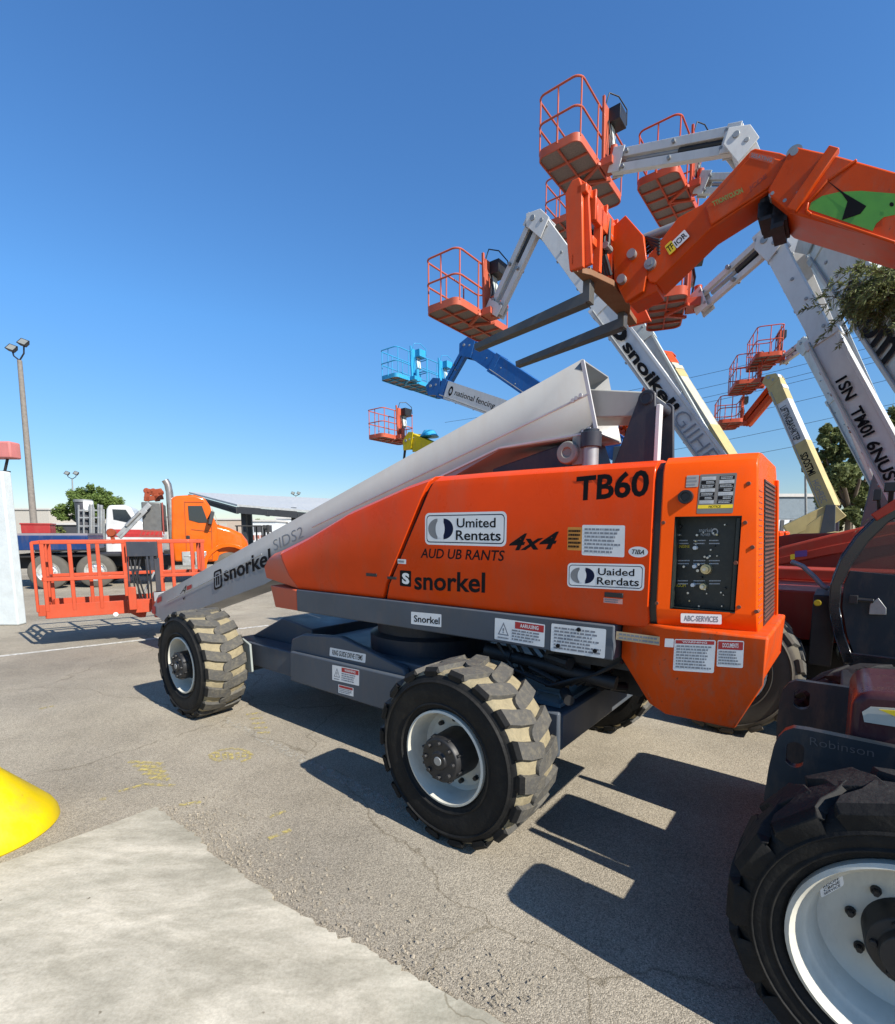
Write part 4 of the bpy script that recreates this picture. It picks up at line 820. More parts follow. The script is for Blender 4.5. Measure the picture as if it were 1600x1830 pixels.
# ================================================================== TELEHANDLER WITH RAISED FORKS
T2 = Frame(M.w((-.7, -3.8, 0)), D)
th = thing('telehandler', 'orange telehandler with black cab and raised boom carrying two long forks', 'telehandler', T2.o, T2.ang)
def t2(u, v, y): return T2.px(u, v, y)
for x in (0, -3.3):
    for y, fl_ in ((1.2, False), (-1.2, True)): make_wheel(th, (x, y, .55), .55, .4, .3, fl_, 'block2')
YB2, TB2 = .15, .5
def slab(mb, pix, y0, th_, m=0): mb.prism([(t2(u, v, y0).x, t2(u, v, y0).z) for u, v in pix], y0, y0 - th_, m)
rearp = V((-5.2, -.1, 2.0)); r_up, r_dn = t2(1600, 306, YB2), t2(1600, 434, YB2)
ob = MB(); kp_ = [t2(u, v, YB2) for u, v in ((1413, 380), (1378, 352), (1372, 338), (1406, 277), (1425, 261), (1456, 268), (1490, 275))]
pl2 = [(p.x, p.z) for p in kp_] + [(r_up.x, r_up.z), (rearp.x - .2, 2.5), (rearp.x, 1.7), (r_dn.x, r_dn.z)]
ob.prism(pl2, YB2, YB2 - TB2); boomo = ob.build('boom', TORANGE, th, .015)
rb_ = MB()
def sb(pix, wd=.04, hh=.05):
    for a, b in zip(pix, pix[1:]): p, q = t2(*a, YB2 + .01), t2(*b, YB2 + .01); rb_.bar(p, q, hh, wd)
sb([(1492, 266), (1414, 378)], .09, .08); sb([(1532, 286), (1480, 322), (1444, 362), (1441, 377), (1450, 384), (1600, 434)], .022, .03)
rb_.build('boom_rib', TORANGE, th, .008)
gd = MB(); lp = [t2(u, v, YB2 + .003) for u, v in ((1446, 374), (1450, 362), (1470, 350), (1500, 343), (1540, 341), (1600, 346), (1600, 384), (1580, 388), (1566, 400), (1560, 413))]
gd.poly([p + V((0, .002, 0)) for p in lp]); dg = gd.build('leaf_decal', GREEN, th, recalc=False)
gd = MB(); gd.poly([t2(u, v, YB2 + .009) for u, v in ((1480, 324), (1484, 326), (1510, 345), (1549, 368), (1538, 382), (1505, 393), (1515, 360), (1505, 346))]); gd.poly([t2(1594 + 4 * math.cos(R(i * 30)), 365 + 4 * math.sin(R(i * 30)), YB2 + .009) for i in range(12)]); gd.build('leaf_vein', INK, dg, recalc=False)
go = MB(); YG = YB2 - .06
goose = [(1342, 268), (1350, 264), (1395, 272), (1434, 287), (1372, 342), (1271, 408), (1172, 506), (1160, 504), (1148, 478), (1152, 466), (1212, 388), (1255, 364)]
slab(go, goose, YG, .36)
go.prism([(t2(u, v, YG + .03).x, t2(u, v, YG + .03).z) for u, v in ((1346, 272), (1424, 290), (1371, 336), (1270, 402), (1260, 368))], YG + .025, YG)
go.build('boom_head', TORANGE, th, .012)
for u, v, r_ in ((1161, 470, .055), (1420, 272, .06), (1381, 346, .03), (1427, 345, .03), (1403, 359, .03)):
    pc = MB(); p = t2(u, v, YG + .05); pc.cyl((p.x, YG + .05, p.z), (p.x, YG - .3, p.z), r_); pc.lathe([(r_ * .5, .05), (r_ * .5, .062), (0, .062)], (p.x, YG, p.z), (0, 1, 0), 12); pc.build('boom_pin', STEEL, th)
jn = MB()
for i in range(10): p = t2(1375 + random.Random(i).uniform(-2, 34), 370 + random.Random(i + 40).uniform(0, 42), YG - .1); jn.box((p.x, YG - .05, p.z), (p.x + .1, YG - .4, p.z + .12))
p, q = t2(1150, 428, YG - .2), t2(1235, 395, YG - .2); rd_ = MB(); rd_.cyl(p, q, .05); rd_.build('tilt_rod', STEEL, th)
for i in range(5): jn.tube([t2(1140, 440 + i * 7, YG - .1), t2(1155 + i * 3, 424 + i * 5, YG - .05), t2(1178, 430 + i * 6, YG), t2(1195, 438 + i * 5, YG - .1)], .016)
jn.build('hydraulic_hoses', [SOOT, STEEL], th)
# carriage and forks
YN, YF = .75, -.95
cr = MB()
npl = [(1010, 345), (1022, 322), (1035, 316), (1040, 330), (1042, 476), (1018, 484), (1012, 420)]
slab(cr, npl, YN, .05)
slab(cr, [(1036, 318), (1056, 332), (1052, 352), (1058, 470), (1042, 478), (1040, 330)], YN - .06, .04)
pa = t2(1038, 325, YN); pb_ = t2(1034, 480, YN)
cr.box((pa.x - .06, YN, pa.z - .1), (pa.x + .04, YF, pa.z - .02)); cr.box((pa.x - .1, YN - .2, pa.z - .3), (pa.x - .04, YF + .2, pa.z - .12))
for k in range(5): y = YN - .15 - k * .3; cr.box((pa.x + .03, y, pa.z - .02), (pa.x - .1, y - .03, pa.z - .3))
cb_ = MB(); cb_.extrude([(pb_.x + .07, YN, pb_.z), (pb_.x + .07, YF, pb_.z), (pb_.x - .03, YF, pb_.z), (pb_.x - .06, YF + .35, pb_.z), (pb_.x - .15, YF + .6, pb_.z), (pb_.x - .15, YN - .55, pb_.z), (pb_.x - .05, YN - .2, pb_.z)], (0, 0, .06)); cb_.build('carriage_base', mat('rusty_brown_underside', (.2, .095, .045), rough=.8, dirt=(.3, .2, .12)), th, .006); cr.box((pb_.x + .08, YN, pb_.z + .16), (pb_.x + .05, YF, pb_.z + .05))
cr.prism([(pb_.x + .08, pb_.z), (pb_.x + .08, pb_.z + .4), (pb_.x - .02, pb_.z + .38), (pb_.x - .2, pb_.z)], YF, YF - .05)
for k in range(3): cr.box((pa.x - .02, YN - .3 - k * .34, pb_.z + .06), (pa.x - .1, YN - .36 - k * .34, pa.z - .1))
cr.box((pa.x + .02, YN - .2, pb_.z + .3), (pa.x - .06, YF + .15, pb_.z + .38))
cr.build('carriage', paint('carriage_orange_paint', (.66, .085, .02), rough=.4), th, .008)
qd = MB(); slab(qd, [(1092, 408), (1118, 384), (1150, 420), (1158, 480), (1150, 520), (1118, 540), (1098, 500)], YG + .02, .06); slab(qd, [(1092, 408), (1118, 384), (1150, 420), (1158, 480), (1150, 520), (1118, 540), (1098, 500)], YG - .3, .06); slab(qd, [(1072, 430), (1105, 400), (1105, 520), (1072, 500)], YG - .05, .2)
slab(qd, [(1120, 470), (1165, 462), (1175, 520), (1125, 545)], YG - .03, .28)
qd.build('fork_bracket', TORANGE, th, .008)
cl = MB(); 
for u, v in ((1070, 412), (1088, 424), (1130, 455), (1112, 500)): p = t2(u, v, YG + .04); cl.cyl((p.x, YG + .08, p.z), (p.x, YG - .1, p.z), .045, n=12)
for k in range(5): cl.tube([t2(1062 + k * 7, 392, YG + .12), t2(1056 + k * 8, 425 + k * 3, YG + .2), t2(1066 + k * 4, 455, YG + .16), t2(1072 + k * 5, 492, YG + .1)], .02, 1)
for u, v in ((1064, 405), (1078, 398), (1084, 440), (1068, 470)): p = t2(u, v, YG + .2); cl.cyl((p.x, YG + .24, p.z), (p.x, YG + .1, p.z), .035, n=10)
cl.build('tilt_cylinder', [STEEL, BLACK], th)
for y, (ua, va, ub, vb) in ((YN - .32, (1050, 535, 852, 622)), (YF + .41, (1111, 580, 925, 652))):
    a, b = t2(ua, va, y), t2(ub, vb, y); f = MB(); f.bar(a, b, .12, .12, wd2=.11, h2=.07); f.box((a.x + .03, y - .06, a.z - .05), (a.x - .05, y + .06, pb_.z + .12)); f.build('fork', FORK, th, .006)
def gword(txt, q3, m, back=None, bold=.02, nm='sticker'):
    r3 = [t2(u, v, YG + .027) for u, v in q3]; q = MB()
    if back: q.poly(lift(rrect(*r3, r=.1), NS, .002), 1)
    letter(q, txt, *sub(*r3, .08, .92, .2, .8), NS, 0, bold, 0, 1, .005); q.build(nm, [m, back or m], th, recalc=False)
gword('TTIONYCUON', ((1272, 374), (1336, 344), (1266, 360)), mat('olive_lettering', (.25, .25, .05)), bold=.05, nm='lettering')
gword('SEEATING', ((1338, 282), (1382, 293), (1341, 270)), GREYINK, FADED); gword('JCDE', ((1338, 350), (1376, 320), (1334, 334)), mat('dull_red_lettering', (.3, .04, .01)), nm='lettering')
gword('IOR', ((1210, 444), (1233, 422), (1201, 432)), INK, STICK); gword('TF', ((1197, 456), (1209, 445), (1188, 440)), INK, STICKYEL)
# chassis and cab
dz = t2(1440, 1056, .55).z; dk = MB(); dk.box((.35, -.6, dz - .42), (-3.8, .56, dz)); dk.box((.1, -1.1, dz), (-3.8, -.6, dz + .12)); dk.build('deck', RED, th, .015)
cs = MB(); cs.box((.35, -.5, .4), (-3.9, .5, .7)); cs.box((.2, -.9, .42), (-.2, .9, .62)); cs.box((-3.1, -.9, .42), (-3.5, .9, .62)); cs.prism([(-3.5, .9), (-4.7, .9), (-4.6, 2.1), (-4.2, 2.1)], .3, .2); cs.prism([(-3.5, .9), (-4.7, .9), (-4.6, 2.1), (-4.2, 2.1)], -.4, -.5)
cs.box((-2.6, .57, .6), (-4.0, 1.15, 1.15)); cs.build('chassis', SOOT, th, .02)
YK = 1.02
arc = [(1508, 1184), (1490, 1135), (1481, 1085), (1484, 1045), (1502, 1000), (1532, 958), (1566, 924), (1600, 903)]
ao = [t2(u, v, YK) for u, v in arc]; xb_ = -2.6; topz = 2.25
ao += [V((ao[-1].x - .35, YK, topz)), V((xb_, YK, topz))]
ai = [V((p.x - .07, YK, p.z - (.0 if i < 4 else .04))) for i, p in enumerate(ao[:-1])] + [V((xb_ + .07, YK, topz - .06))]
kb_ = MB()
for y in (YK, YK - .82):
    for i in range(len(ao) - 1):
        kb_.loft([[V((q.x, yy, q.z)) for q, yy in ((ao[k], y), (ai[k], y), (ai[k], y - .06), (ao[k], y - .06))] for k in (i, i + 1)])
    kb_.box((xb_, y, ao[0].z), (xb_ + .08, y - .06, topz)); kb_.box((ao[0].x, y, ao[0].z), (xb_, y - .06, ao[0].z + .08))
kb_.box((ao[0].x, YK, ao[0].z - .1), (xb_, YK - .88, ao[0].z)); kb_.box((ao[-2].x + .05, YK, topz), (xb_ - .05, YK - .88, topz + .07))
cab = kb_.build('cab', mat('cab_black_paint', (.012, .014, .018), rough=.22, coat=.5), th, .008)
dr = MB(); dsp = [p for p in ai[:4]] + [t2(1516, 1020, YK), V((-2.0, YK, t2(1600, 1048, YK).z)), V((-2.0, YK, ao[0].z + .06))]
dr.extrude([p + V((-.01, -.02, 0)) for p in dsp], (0, -.03, 0)); door = dr.build('door', NAVY, cab, .004)
hl = MB(); a, b = t2(1524, 1071, YK + .03), t2(1562, 1074, YK + .03); hl.cyl(a, b, .016); hl.box((a.x + .02, YK + .015, a.z - .03), (a.x - .03, YK + .05, a.z + .03)); hl.extrude([t2(u, v, YK) for u, v in ((1555, 1078), (1570, 1068), (1584, 1086), (1584, 1098), (1553, 1097))], (0, .03, 0), 1); hl.build('door_handle', [BLACK, STEEL], cab, .003)
gw = MB(); gl_ = [p + V((-.0, -.03, 0)) for p in [ai[3]] + ai[4:9]] + [V((xb_ + .1, YK - .03, topz - .06)), V((xb_ + .1, YK - .03, 1.3))]
gw.poly(gl_); gw.poly([p + V((0, -.8, 0)) for p in gl_]); gw.loft([[V((p.x + .03, y, p.z)) for p in ao[:-1]] for y in (YK - .03, YK - .85)], caps=False, closed=False)
gm_ = bpy.data.materials.new('cab_glass'); gm_.use_nodes = True; b_ = gm_.node_tree.nodes['Principled BSDF']; b_.inputs['Base Color'].default_value = (.05, .06, .06, 1); b_.inputs['Roughness'].default_value = .03; b_.inputs['Alpha'].default_value = .45
gw.build('window', gm_, cab, recalc=False)
se = MB(); se.box((-1.7, YK - .25, .95), (-2.2, YK - .7, 1.15)); se.box((-2.1, YK - .25, 1.1), (-2.25, YK - .7, 1.75)); se.cyl((-1.3, YK - .45, 1.2), (-1.45, YK - .45, 1.45), .03); se.lathe([(.17, -.012), (.185, 0), (.17, .012)], (-1.45, YK - .45, 1.46), (-.5, 0, .8), 24); se.build('seat', BLACK, cab, .03)
mi = MB()
for u, v, wpx, hpx in ((1569, 884, 13, 20), (1594, 870, 24, 16)):
    a, b = t2(u - wpx / 2, v - hpx / 2, YK + .1), t2(u + wpx / 2, v + hpx / 2, YK + .1); mi.box((a.x, YK + .1, a.z), (b.x, YK + .04, b.z))
mi.bar(t2(1570, 890, YK + .07), t2(1572, 918, YK + .02), .02, .02, (0, 1, 0)); mi.bar(t2(1594, 875, YK + .07), t2(1590, 912, YK + .02), .03, .03, (0, 1, 0)); mi.bar(t2(1562, 925, YK + .03), t2(1610, 895, YK + .03), .06, .06, m=1); mi.build('mirror', [BLACK, RED], cab, .005)
fb = MB(); fb.box((ao[2].x + .1, .9, .62), (ao[2].x - .05, .3, 1.18)); fb.cyl((ao[2].x + .07, .9, 1.12), (ao[2].x + .07, .93, 1.12), .025, m=1)
fb.tube([t2(1414, 1003, .7), t2(1435, 1012, .7), t2(1455, 1030, .72), t2(1472, 1048, .74), t2(1482, 1052, .76)], .02, 2)
fb.build('front_housing', [SOOT, STICKYEL, STEEL], th, .02)

# ================================================================== NEAR TELEHANDLER: front end with lifting plates and two wheels
T3 = Frame(M.w((-1.64, -.785, 0)), D)
nt_ = thing('telehandler_chassis', 'dark grey machine front with slotted plates and big black tyres at the lower right edge', 'telehandler', T3.o, T3.ang)
for x in (0, -2.9):
    for y, fl_ in ((.985, False), (-.985, True)): make_wheel(nt_, (x, y, .467), .467, .33, .293, fl_, 'block')
def t3(u, v, y): return T3.px(u, v, y)
def plate(y, outline, slot, nm):
    o_ = [t3(u, v, y) for u, v in outline]; c = t3(slot[0], slot[1], y); a_, b_ = slot[2], slot[3]
    o_ += [V((-2.4, y, o_[-1].z)), V((-2.4, y, .3)), V((o_[0].x - .02, y, .3))]
    k = MB(); n = 24; hole = [V((c.x + a_ * math.cos(R(i * 15)), y, c.z + b_ * math.sin(R(i * 15)) + (.35 * b_ if math.sin(R(i * 15)) > 0 else -.35 * b_))) for i in range(n)]
    # outline with a slot: bridge the two rings by nearest angle
    ring = []
    def ray_hit(t):
        d = V((math.cos(t), 0, math.sin(t))); best = None
        for p, q in zip(o_, o_[1:] + o_[:1]):
            ex, ez = q.x - p.x, q.z - p.z; den = d.x * ez - d.z * ex
            if abs(den) < 1e-9: continue
            s_ = ((p.x - c.x) * ez - (p.z - c.z) * ex) / den; w_ = ((p.x - c.x) * d.z - (p.z - c.z) * d.x) / den
            if s_ > 0 and -1e-6 <= w_ <= 1 + 1e-6 and (best is None or s_ < best): best = s_
        return V((c.x + d.x * best, y, c.z + d.z * best))
    angs = sorted({round(math.atan2(h_.z - c.z, h_.x - c.x), 5) for h_ in hole} | {round(math.atan2(p.z - c.z, p.x - c.x), 5) for p in o_})
    def hole_hit(t):
        ca, sa = math.cos(t), math.sin(t); return V((c.x + a_ * ca / max(abs(ca), abs(sa) * .75 + .25 * abs(ca), .3) * .9, y, c.z + b_ * 1.2 * sa))
    A = [ray_hit(t) for t in angs]; B = [hole_hit(t) for t in angs]; off = V((0, -.04, 0))
    for i in range(len(angs)):
        j = (i + 1) % len(angs)
        k.add([A[i], A[j], B[j], B[i]], [(0, 1, 2, 3)]); k.add([A[i] + off, A[j] + off, B[j] + off, B[i] + off], [(3, 2, 1, 0)]); k.add([A[i], A[j], A[j] + off, A[i] + off], [(3, 2, 1, 0)]); k.add([B[i], B[j], B[j] + off, B[i] + off], [(0, 1, 2, 3)])
    return k.build(nm, NAVY, nt_)
plate(.46, [(1366, 1425), (1374, 1372), (1383, 1335), (1391, 1318), (1403, 1306), (1418, 1301), (1445, 1305), (1600, 1337)], (1421, 1349, .031, .042), 'lifting_plate')
plate(-.3, [(1388, 1300), (1393, 1255), (1400, 1232), (1410, 1221), (1424, 1216), (1445, 1219), (1600, 1241)], (1433, 1250, .036, .043), 'lifting_plate')
bx = MB(); pz = t3(1500, 1310, .2); bx.box((.2, .46, .3), (-2.3, -.04, .6)); bx.box((.2, -.345, .3), (-2.3, -.8, .9)); bx.box((-.15, .985 - .33, .3), (.15, -.65, .6)); bx.box((-2.3, .5, .3), (-3.9, -.5, .9)); bx.box((-2.75, .7, .35), (-3.05, -.7, .6)); bx.build('frame', SOOT, nt_, .01)  # tall far box stays hidden, added to cast its shadow on the ground
tk = MB(); tk.prism([(p.x, p.z) for p in (t3(1508, 1425, .4), t3(1522, 1252, .4), t3(1545, 1236, .4), t3(1600, 1240, .4), t3(1640, 1242, .4), t3(1640, 1440, .4))], .4, -.04); tank = tk.build('hydraulic_tank', paint('maroon_paint', (.06, .022, .028), rough=.3), nt_, .05, 4)
tk = MB(); tk.extrude([t3(u, v, .403) for u, v in ((1541, 1272), (1556, 1263), (1640, 1268), (1640, 1305), (1545, 1290))], (0, .003, 0), 0); tk.extrude([t3(u, v, .408) for u, v in ((1572, 1268), (1640, 1272), (1640, 1295), (1600, 1280))], (0, .003, 0), 1); tk.build('sticker', [mat('silver_decal', (.45, .45, .4), rough=.4), STICKYEL], tank)
q = MB(); letter(q, 'Robinson', t3(1448, 1331, .465), t3(1562, 1353, .465), t3(1448, 1317, .465), NS, 0, -.012); q.build('lettering', mat('faint_lettering', (.05, .055, .065), rough=.6), nt_, recalc=False)
q = MB(); r3 = (t3(1468, 1605, .9), t3(1509, 1582, .9), t3(1465, 1585, .9)); q.poly(lift(rrect(*r3, r=.2), NS, .0)); 
for i, tx in enumerate(('RDOFF', 'CBINE', 'SERVICE')): letter(q, tx, *sub(*r3, .15, .85, .68 - i * .3, .9 - i * .3), NS, 1, .01)
q.build('sticker', [STICK, INK], nt_, recalc=False)

# ================================================================== RED LOADER BEYOND THE CAB
T4 = Frame(M.w((-1.2, -5.9, 0)), D)
rd = thing('red_telehandler', 'red telehandler with its boom lowered, between the orange lift and the black cab', 'telehandler', T4.o, T4.ang)
def t4(u, v, y): return T4.px(u, v, y)
def slab4(pix, y0, t_, nm, m, bv=.03):
    q = MB(); q.prism([(t4(u, v, y0).x, t4(u, v, y0).z) for u, v in pix], y0, y0 - t_); return q.build(nm, m, rd, bv, 3)
slab4([(1380, 985), (1400, 976), (1480, 956), (1555, 938), (1640, 928), (1640, 985), (1560, 1000), (1480, 1028), (1380, 1030)], .4, .4, 'boom', RED)
slab4([(1380, 1000), (1480, 976), (1640, 945), (1640, 965), (1480, 992), (1380, 1012)], .425, .03, 'boom_rib', RED, .008)
slab4([(1380, 960), (1420, 954), (1560, 950), (1700, 950), (1700, 1050), (1380, 1050)], -.2, .7, 'engine_hood', RED)
slab4([(1380, 1038), (1482, 1032), (1476, 1056), (1380, 1056)], .5, .9, 'deck', RED, .01)
slab4([(1375, 1058), (1700, 1060), (1700, 1125), (1490, 1130), (1375, 1118)], .45, 1.0, 'chassis', paint('dark_red_paint', (.25, .03, .02)), .02)
q = MB(); r3 = (t4(1421, 996, .43), t4(1443, 994, .43), t4(1421, 985, .43)); q.poly(lift(rrect(*r3, r=.1), NS, .01), 0); r3 = (t4(1422, 1002, .43), t4(1442, 1000, .43), t4(1422, 989, .43)); r4 = (t4(1413, 1000, .43), t4(1421, 999, .43), t4(1413, 991, .43)); q.poly(lift(rrect(*r4, r=.1), NS, .01), 1); q.build('sticker', [mat('violet_sticker', (.12, .05, .22)), STICKYEL], rd, recalc=False)
for x in (-.9, -3.6):
    for y in (.75, -.75):
        t = MB(); t.lathe([(.2, 0), (.24, -.02), (.38, .01), (.42, -.05), (.42, -.24), (.38, -.29), (.2, -.28)], (x, y + .14, .42), (0, 1, 0), 28); t.lathe([(0, -.05), (.14, -.05), (.2, -.02), (.21, -.02), (.2, -.26)], (x, y + .14, .42), (0, 1, 0), 24, 1); t.build('wheel', [RUBBER, RIMW], rd)

# ================================================================== TRUCKS
dirx = V((.906, .423, 0)).normalized(); TKY = V((-dirx.y, dirx.x, 0))
TK = Frame(V((-12.05, 15, 0)) + TKY * 1.2, dirx)
tr = thing('crane_truck', 'orange day cab truck with a folded crane behind the cab and a blue flat bed', 'truck', TK.o, TK.ang)
def tk_(u, v, y=-1.2): return TK.px(u, v, y)
def tslab(pix, y0, t_, nm, m, par=tr, bv=.03, fr=TK):
    q = MB(); q.prism([(fr.px(u, v, y0).x, fr.px(u, v, y0).z) for u, v in pix], y0, y0 + t_); return q.build(nm, m, par, bv, 3)
TRUCKO = paint('truck_orange_paint', (.6, .1, .003), rough=.28, coat=.5, damt=.12)
def twheel(par, x, y, r=.52, sgn=-1, w_=.3, rimm=None):
    t = MB(); t.lathe([(.28, 0.02), (.3, 0), (.44, .0), (.5, .03), (r, .07), (r, w_ - .06), (.48, w_)], (x, y, r), (0, -sgn, 0), 36)
    o = t.build('wheel', mat('worn_truck_tyre', (.085, .078, .065), rough=.85, dirt=(.16, .14, .11), damt=.5), par)
    t = MB(); t.lathe([(0, .06), (.09, .05), (.1, .1), (.2, .13), (.24, .1), (.26, .03), (.3, .0), (.3, .05)], (x, y, r), (0, -sgn, 0), 36)
    for i in range(10): a = 2 * math.pi * i / 10; t.cyl((x + .15 * math.cos(a), y + .1 * -sgn, r + .15 * math.sin(a)), (x + .15 * math.cos(a), y + .05 * -sgn, r + .15 * math.sin(a)), .022, n=6)
    t.build('rim', rimm or mat('alloy_rim', (.62, .61, .58), rough=.3, metal=.6), o)
xa, xb2, xf = tk_(85, 1012).x, tk_(170, 1008).x, tk_(410, 1000).x
for x in (xa, xb2):
    twheel(tr, x, -1.2); twheel(tr, x, 1.2, sgn=1)
twheel(tr, xf, -1.15); twheel(tr, xf, 1.15, sgn=1)
q = MB(); q.box((xa - 1.2, -.45, .6), (xf + 1.1, .45, .95)); q.box((xa - .9, -1.0, .95), (xb2 + .9, 1.0, 1.05)); q.build('chassis', SOOT, tr, .02)
c_l = tk_(306, 950).x; zb0 = tk_(312, 1004).z
cabp = [(312, 1004), (306, 960), (306, 892), (312, 886), (348, 884), (366, 890), (376, 905), (380, 922), (388, 937)]
tslab(cabp + [(392, 1004)], -1.15, 2.3, 'cab', TRUCKO, bv=.07)
cabo = tr.children[-1]
hp = MB(); hsec = []
for (u, v, wv, zc) in ((384, 936, 1.05, 0), (410, 943, 1.0, 0), (432, 953, .92, 0), (443, 966, .85, 0), (447, 985, .8, 0)):
    p = tk_(u, v, -1.0); hsec.append([V((p.x, -wv, .75)), V((p.x, -wv, p.z - .12)), V((p.x, -wv + .1, p.z)), V((p.x, wv - .1, p.z)), V((p.x, wv, p.z - .12)), V((p.x, wv, .75))])
hp.loft(hsec); hp.build('bonnet', TRUCKO, tr, .05, 3)
arcp = [V((xf + .72 * math.cos(R(a)), 0, .5 + .72 * math.sin(R(a)))) for a in range(0, 181, 15)]; arco = [V((xf + .85 * math.cos(R(a)), 0, .5 + .85 * math.sin(R(a)))) for a in range(0, 181, 15)]
for y in (-1.22, 1.0):
    fd = MB(); fd.loft([[V((p.x, y, p.z)), V((q_.x, y, q_.z)), V((q_.x, y + .25, q_.z)), V((p.x, y + .25, p.z))] for p, q_ in zip(arcp, arco)]); fd.build('mudguard', TRUCKO, tr, .02)
q = MB(); q.extrude([tk_(u, v, -1.16) for u, v in ((336, 904), (361, 904), (372, 934), (356, 934), (338, 929))], (0, -.012, 0)); q.build('window', GLASS, cabo)
q = MB(); q.loft([[tk_(376, 908, -1.0), tk_(389, 938, -1.0)], [tk_(376, 908, -1.0) + V((0, 2, 0)), tk_(389, 938, -1.0) + V((0, 2, 0))]], caps=False, closed=False); w0 = q.build('windscreen', GLASS, cabo); w0.location.x = .05
q = MB()
for a, b in (((330, 896), (334, 1000)), ((334, 1000), (380, 1000)), ((380, 1000), (378, 936)), ((330, 897), (364, 897)), ((342, 946), (378, 950))): q.bar(tk_(*a, -1.165), tk_(*b, -1.165), .012, .014)
q.build('door_gap', mat('dark_orange_gap', (.25, .05, .01)), cabo)
q = MB(); q.box(tk_(333, 957, -1.17), tk_(340, 968, -1.2)); q.bar(tk_(380, 915, -1.3), tk_(375, 938, -1.35), .12, .3, (0, 1, 0)); q.bar(tk_(371, 928, -1.15), tk_(376, 920, -1.35), .03, .03); q.build('mirror', BLACK, cabo, .02)
q = MB(); q.tube([tk_(310, 985, -1.0), tk_(303, 880, -1.0), tk_(300, 866, -1.0), tk_(295, 858, -1.0)], .11, n=14); q.build('exhaust_stack', mat('dull_chrome', (.4, .36, .33), rough=.3, metal=.8, dirt=(.2, .14, .1)), tr)
bz = [tk_(u, v, -1.0) for u, v in ((252, 897), (291, 950))]
q = MB(); q.box((bz[0].x, -1.0, bz[0].z), (bz[1].x, .9, bz[1].z)); q.build('tool_cabinet', mat('aluminium_sheet', (.13, .13, .125), rough=.45, metal=.4, dirt=(.12, .1, .08)), tr, .03)
q = MB(); 
for (a, b) in (((250, 948), (293, 950)), ((250, 958), (293, 958)), ((290, 898), (293, 955))): q.bar(tk_(*a, -1.06), tk_(*b, -1.06), .035, .04)
for k in range(5): q.bar(tk_(255 + k * 8, 948, -1.06), tk_(250 + k * 8, 958, -1.06), .03, .03)
q.build('cabinet_rail', paint('rail_red_paint', (.25, .06, .05)), tr)
q = MB(); g4 = random.Random(3)
for a, b in (((262, 896), (264, 878)), ((268, 880), (290, 877)), ((262, 878), (275, 882)), ((282, 896), (278, 880)), ((258, 892), (292, 888))): q.bar(tk_(*a, -.3), tk_(*b, -.3), .14, .16)
for k in range(5): p = tk_(262 + 6 * k, 877 + g4.uniform(-1, 4), -.35); q.cyl(p, p + V((0, .3, 0)), .1, n=12)
q.build('crane_column', paint('rust_red_paint', (.25, .05, .02)), tr, .02)
q = MB(); q.bar(tk_(268, 901, -1.15), tk_(210, 958, -1.15), .1, .15, h2=.1); q.bar(tk_(262, 912, -1.2), tk_(214, 962, -1.2), .08, .08); q.cyl(tk_(250, 915, -1.22), tk_(225, 940, -1.22), .05); q.build('crane_arm', STEEL, tr, .01)
q = MB(); p = tk_(199, 952, -1.1); q.lathe([(0, -.1), (.11, -.1), (.13, -.07), (.13, .07), (.11, .1), (0, .1)], p, (0, 1, 0), 20); q.bar(p, tk_(204, 972, -1.1), .1, .1, (0, 1, 0)); q.build('winch', paint('rust_red_paint', (.25, .05, .02)), tr)
q = MB(); a, b = tk_(217, 968, -1.2), tk_(277, 992, -1.2); q.box((a.x, -1.2, a.z), (b.x, -.5, b.z)); q.box((b.x - .3, -1.18, b.z), (b.x - .05, -.6, b.z - .5)); q.build('side_box', DGREY, tr, .02)
q = MB(); a, b = tk_(324, 986, -1.2), tk_(371, 1010, -1.2)
for k in range(2): m_ = a.x + (b.x - a.x) * (.02 + .5 * k); q.box((m_, -1.2, b.z), (m_ + (b.x - a.x) * .46, -.55, a.z)); q.box((m_ + .05, -1.22, b.z + .3), (m_ + (b.x - a.x) * .4, -1.2, b.z + .33))
q.build('fuel_tank', mat('tank_alloy', (.5, .5, .48), rough=.3, metal=.7), tr, .04)
a, b = tk_(-40, 957, -1.22), tk_(158, 976, -1.22)
q = MB(); q.box((a.x, -1.22, 1.18), (b.x, 1.22, a.z - .0)); q.build('bed', paint('bed_blue_paint', (.01, .035, .12)), tr, .02)
q = MB(); q.box((a.x, -1.2, tk_(100, 957, -1.22).z), (b.x, 1.2, tk_(100, 953, -1.22).z)); q.build('bed_floor', mat('bed_boards', (.2, .18, .2), rough=.8), tr)
bt = tk_(66, 949, -.9)
rb = thing('red_crate', 'small dark red crate on the blue truck bed under the leaning floodlight pole', 'crate', TK.w((bt.x, -.7, tk_(100, 953, -1.22).z)), TK.ang)
q = MB(); hh = (tk_(66, 934, -.9).z - tk_(66, 949, -.9).z); q.box((-.35, -.3, 0), (.35, .3, hh)); q.build('body', paint('crate_red_paint', (.3, .03, .03)), rb, .01)
q = MB(); q.box((-.37, -.32, hh), (.37, .32, hh + .05)); q.build('lid', paint('crate_red_paint', (.3, .03, .03)), rb, .01)
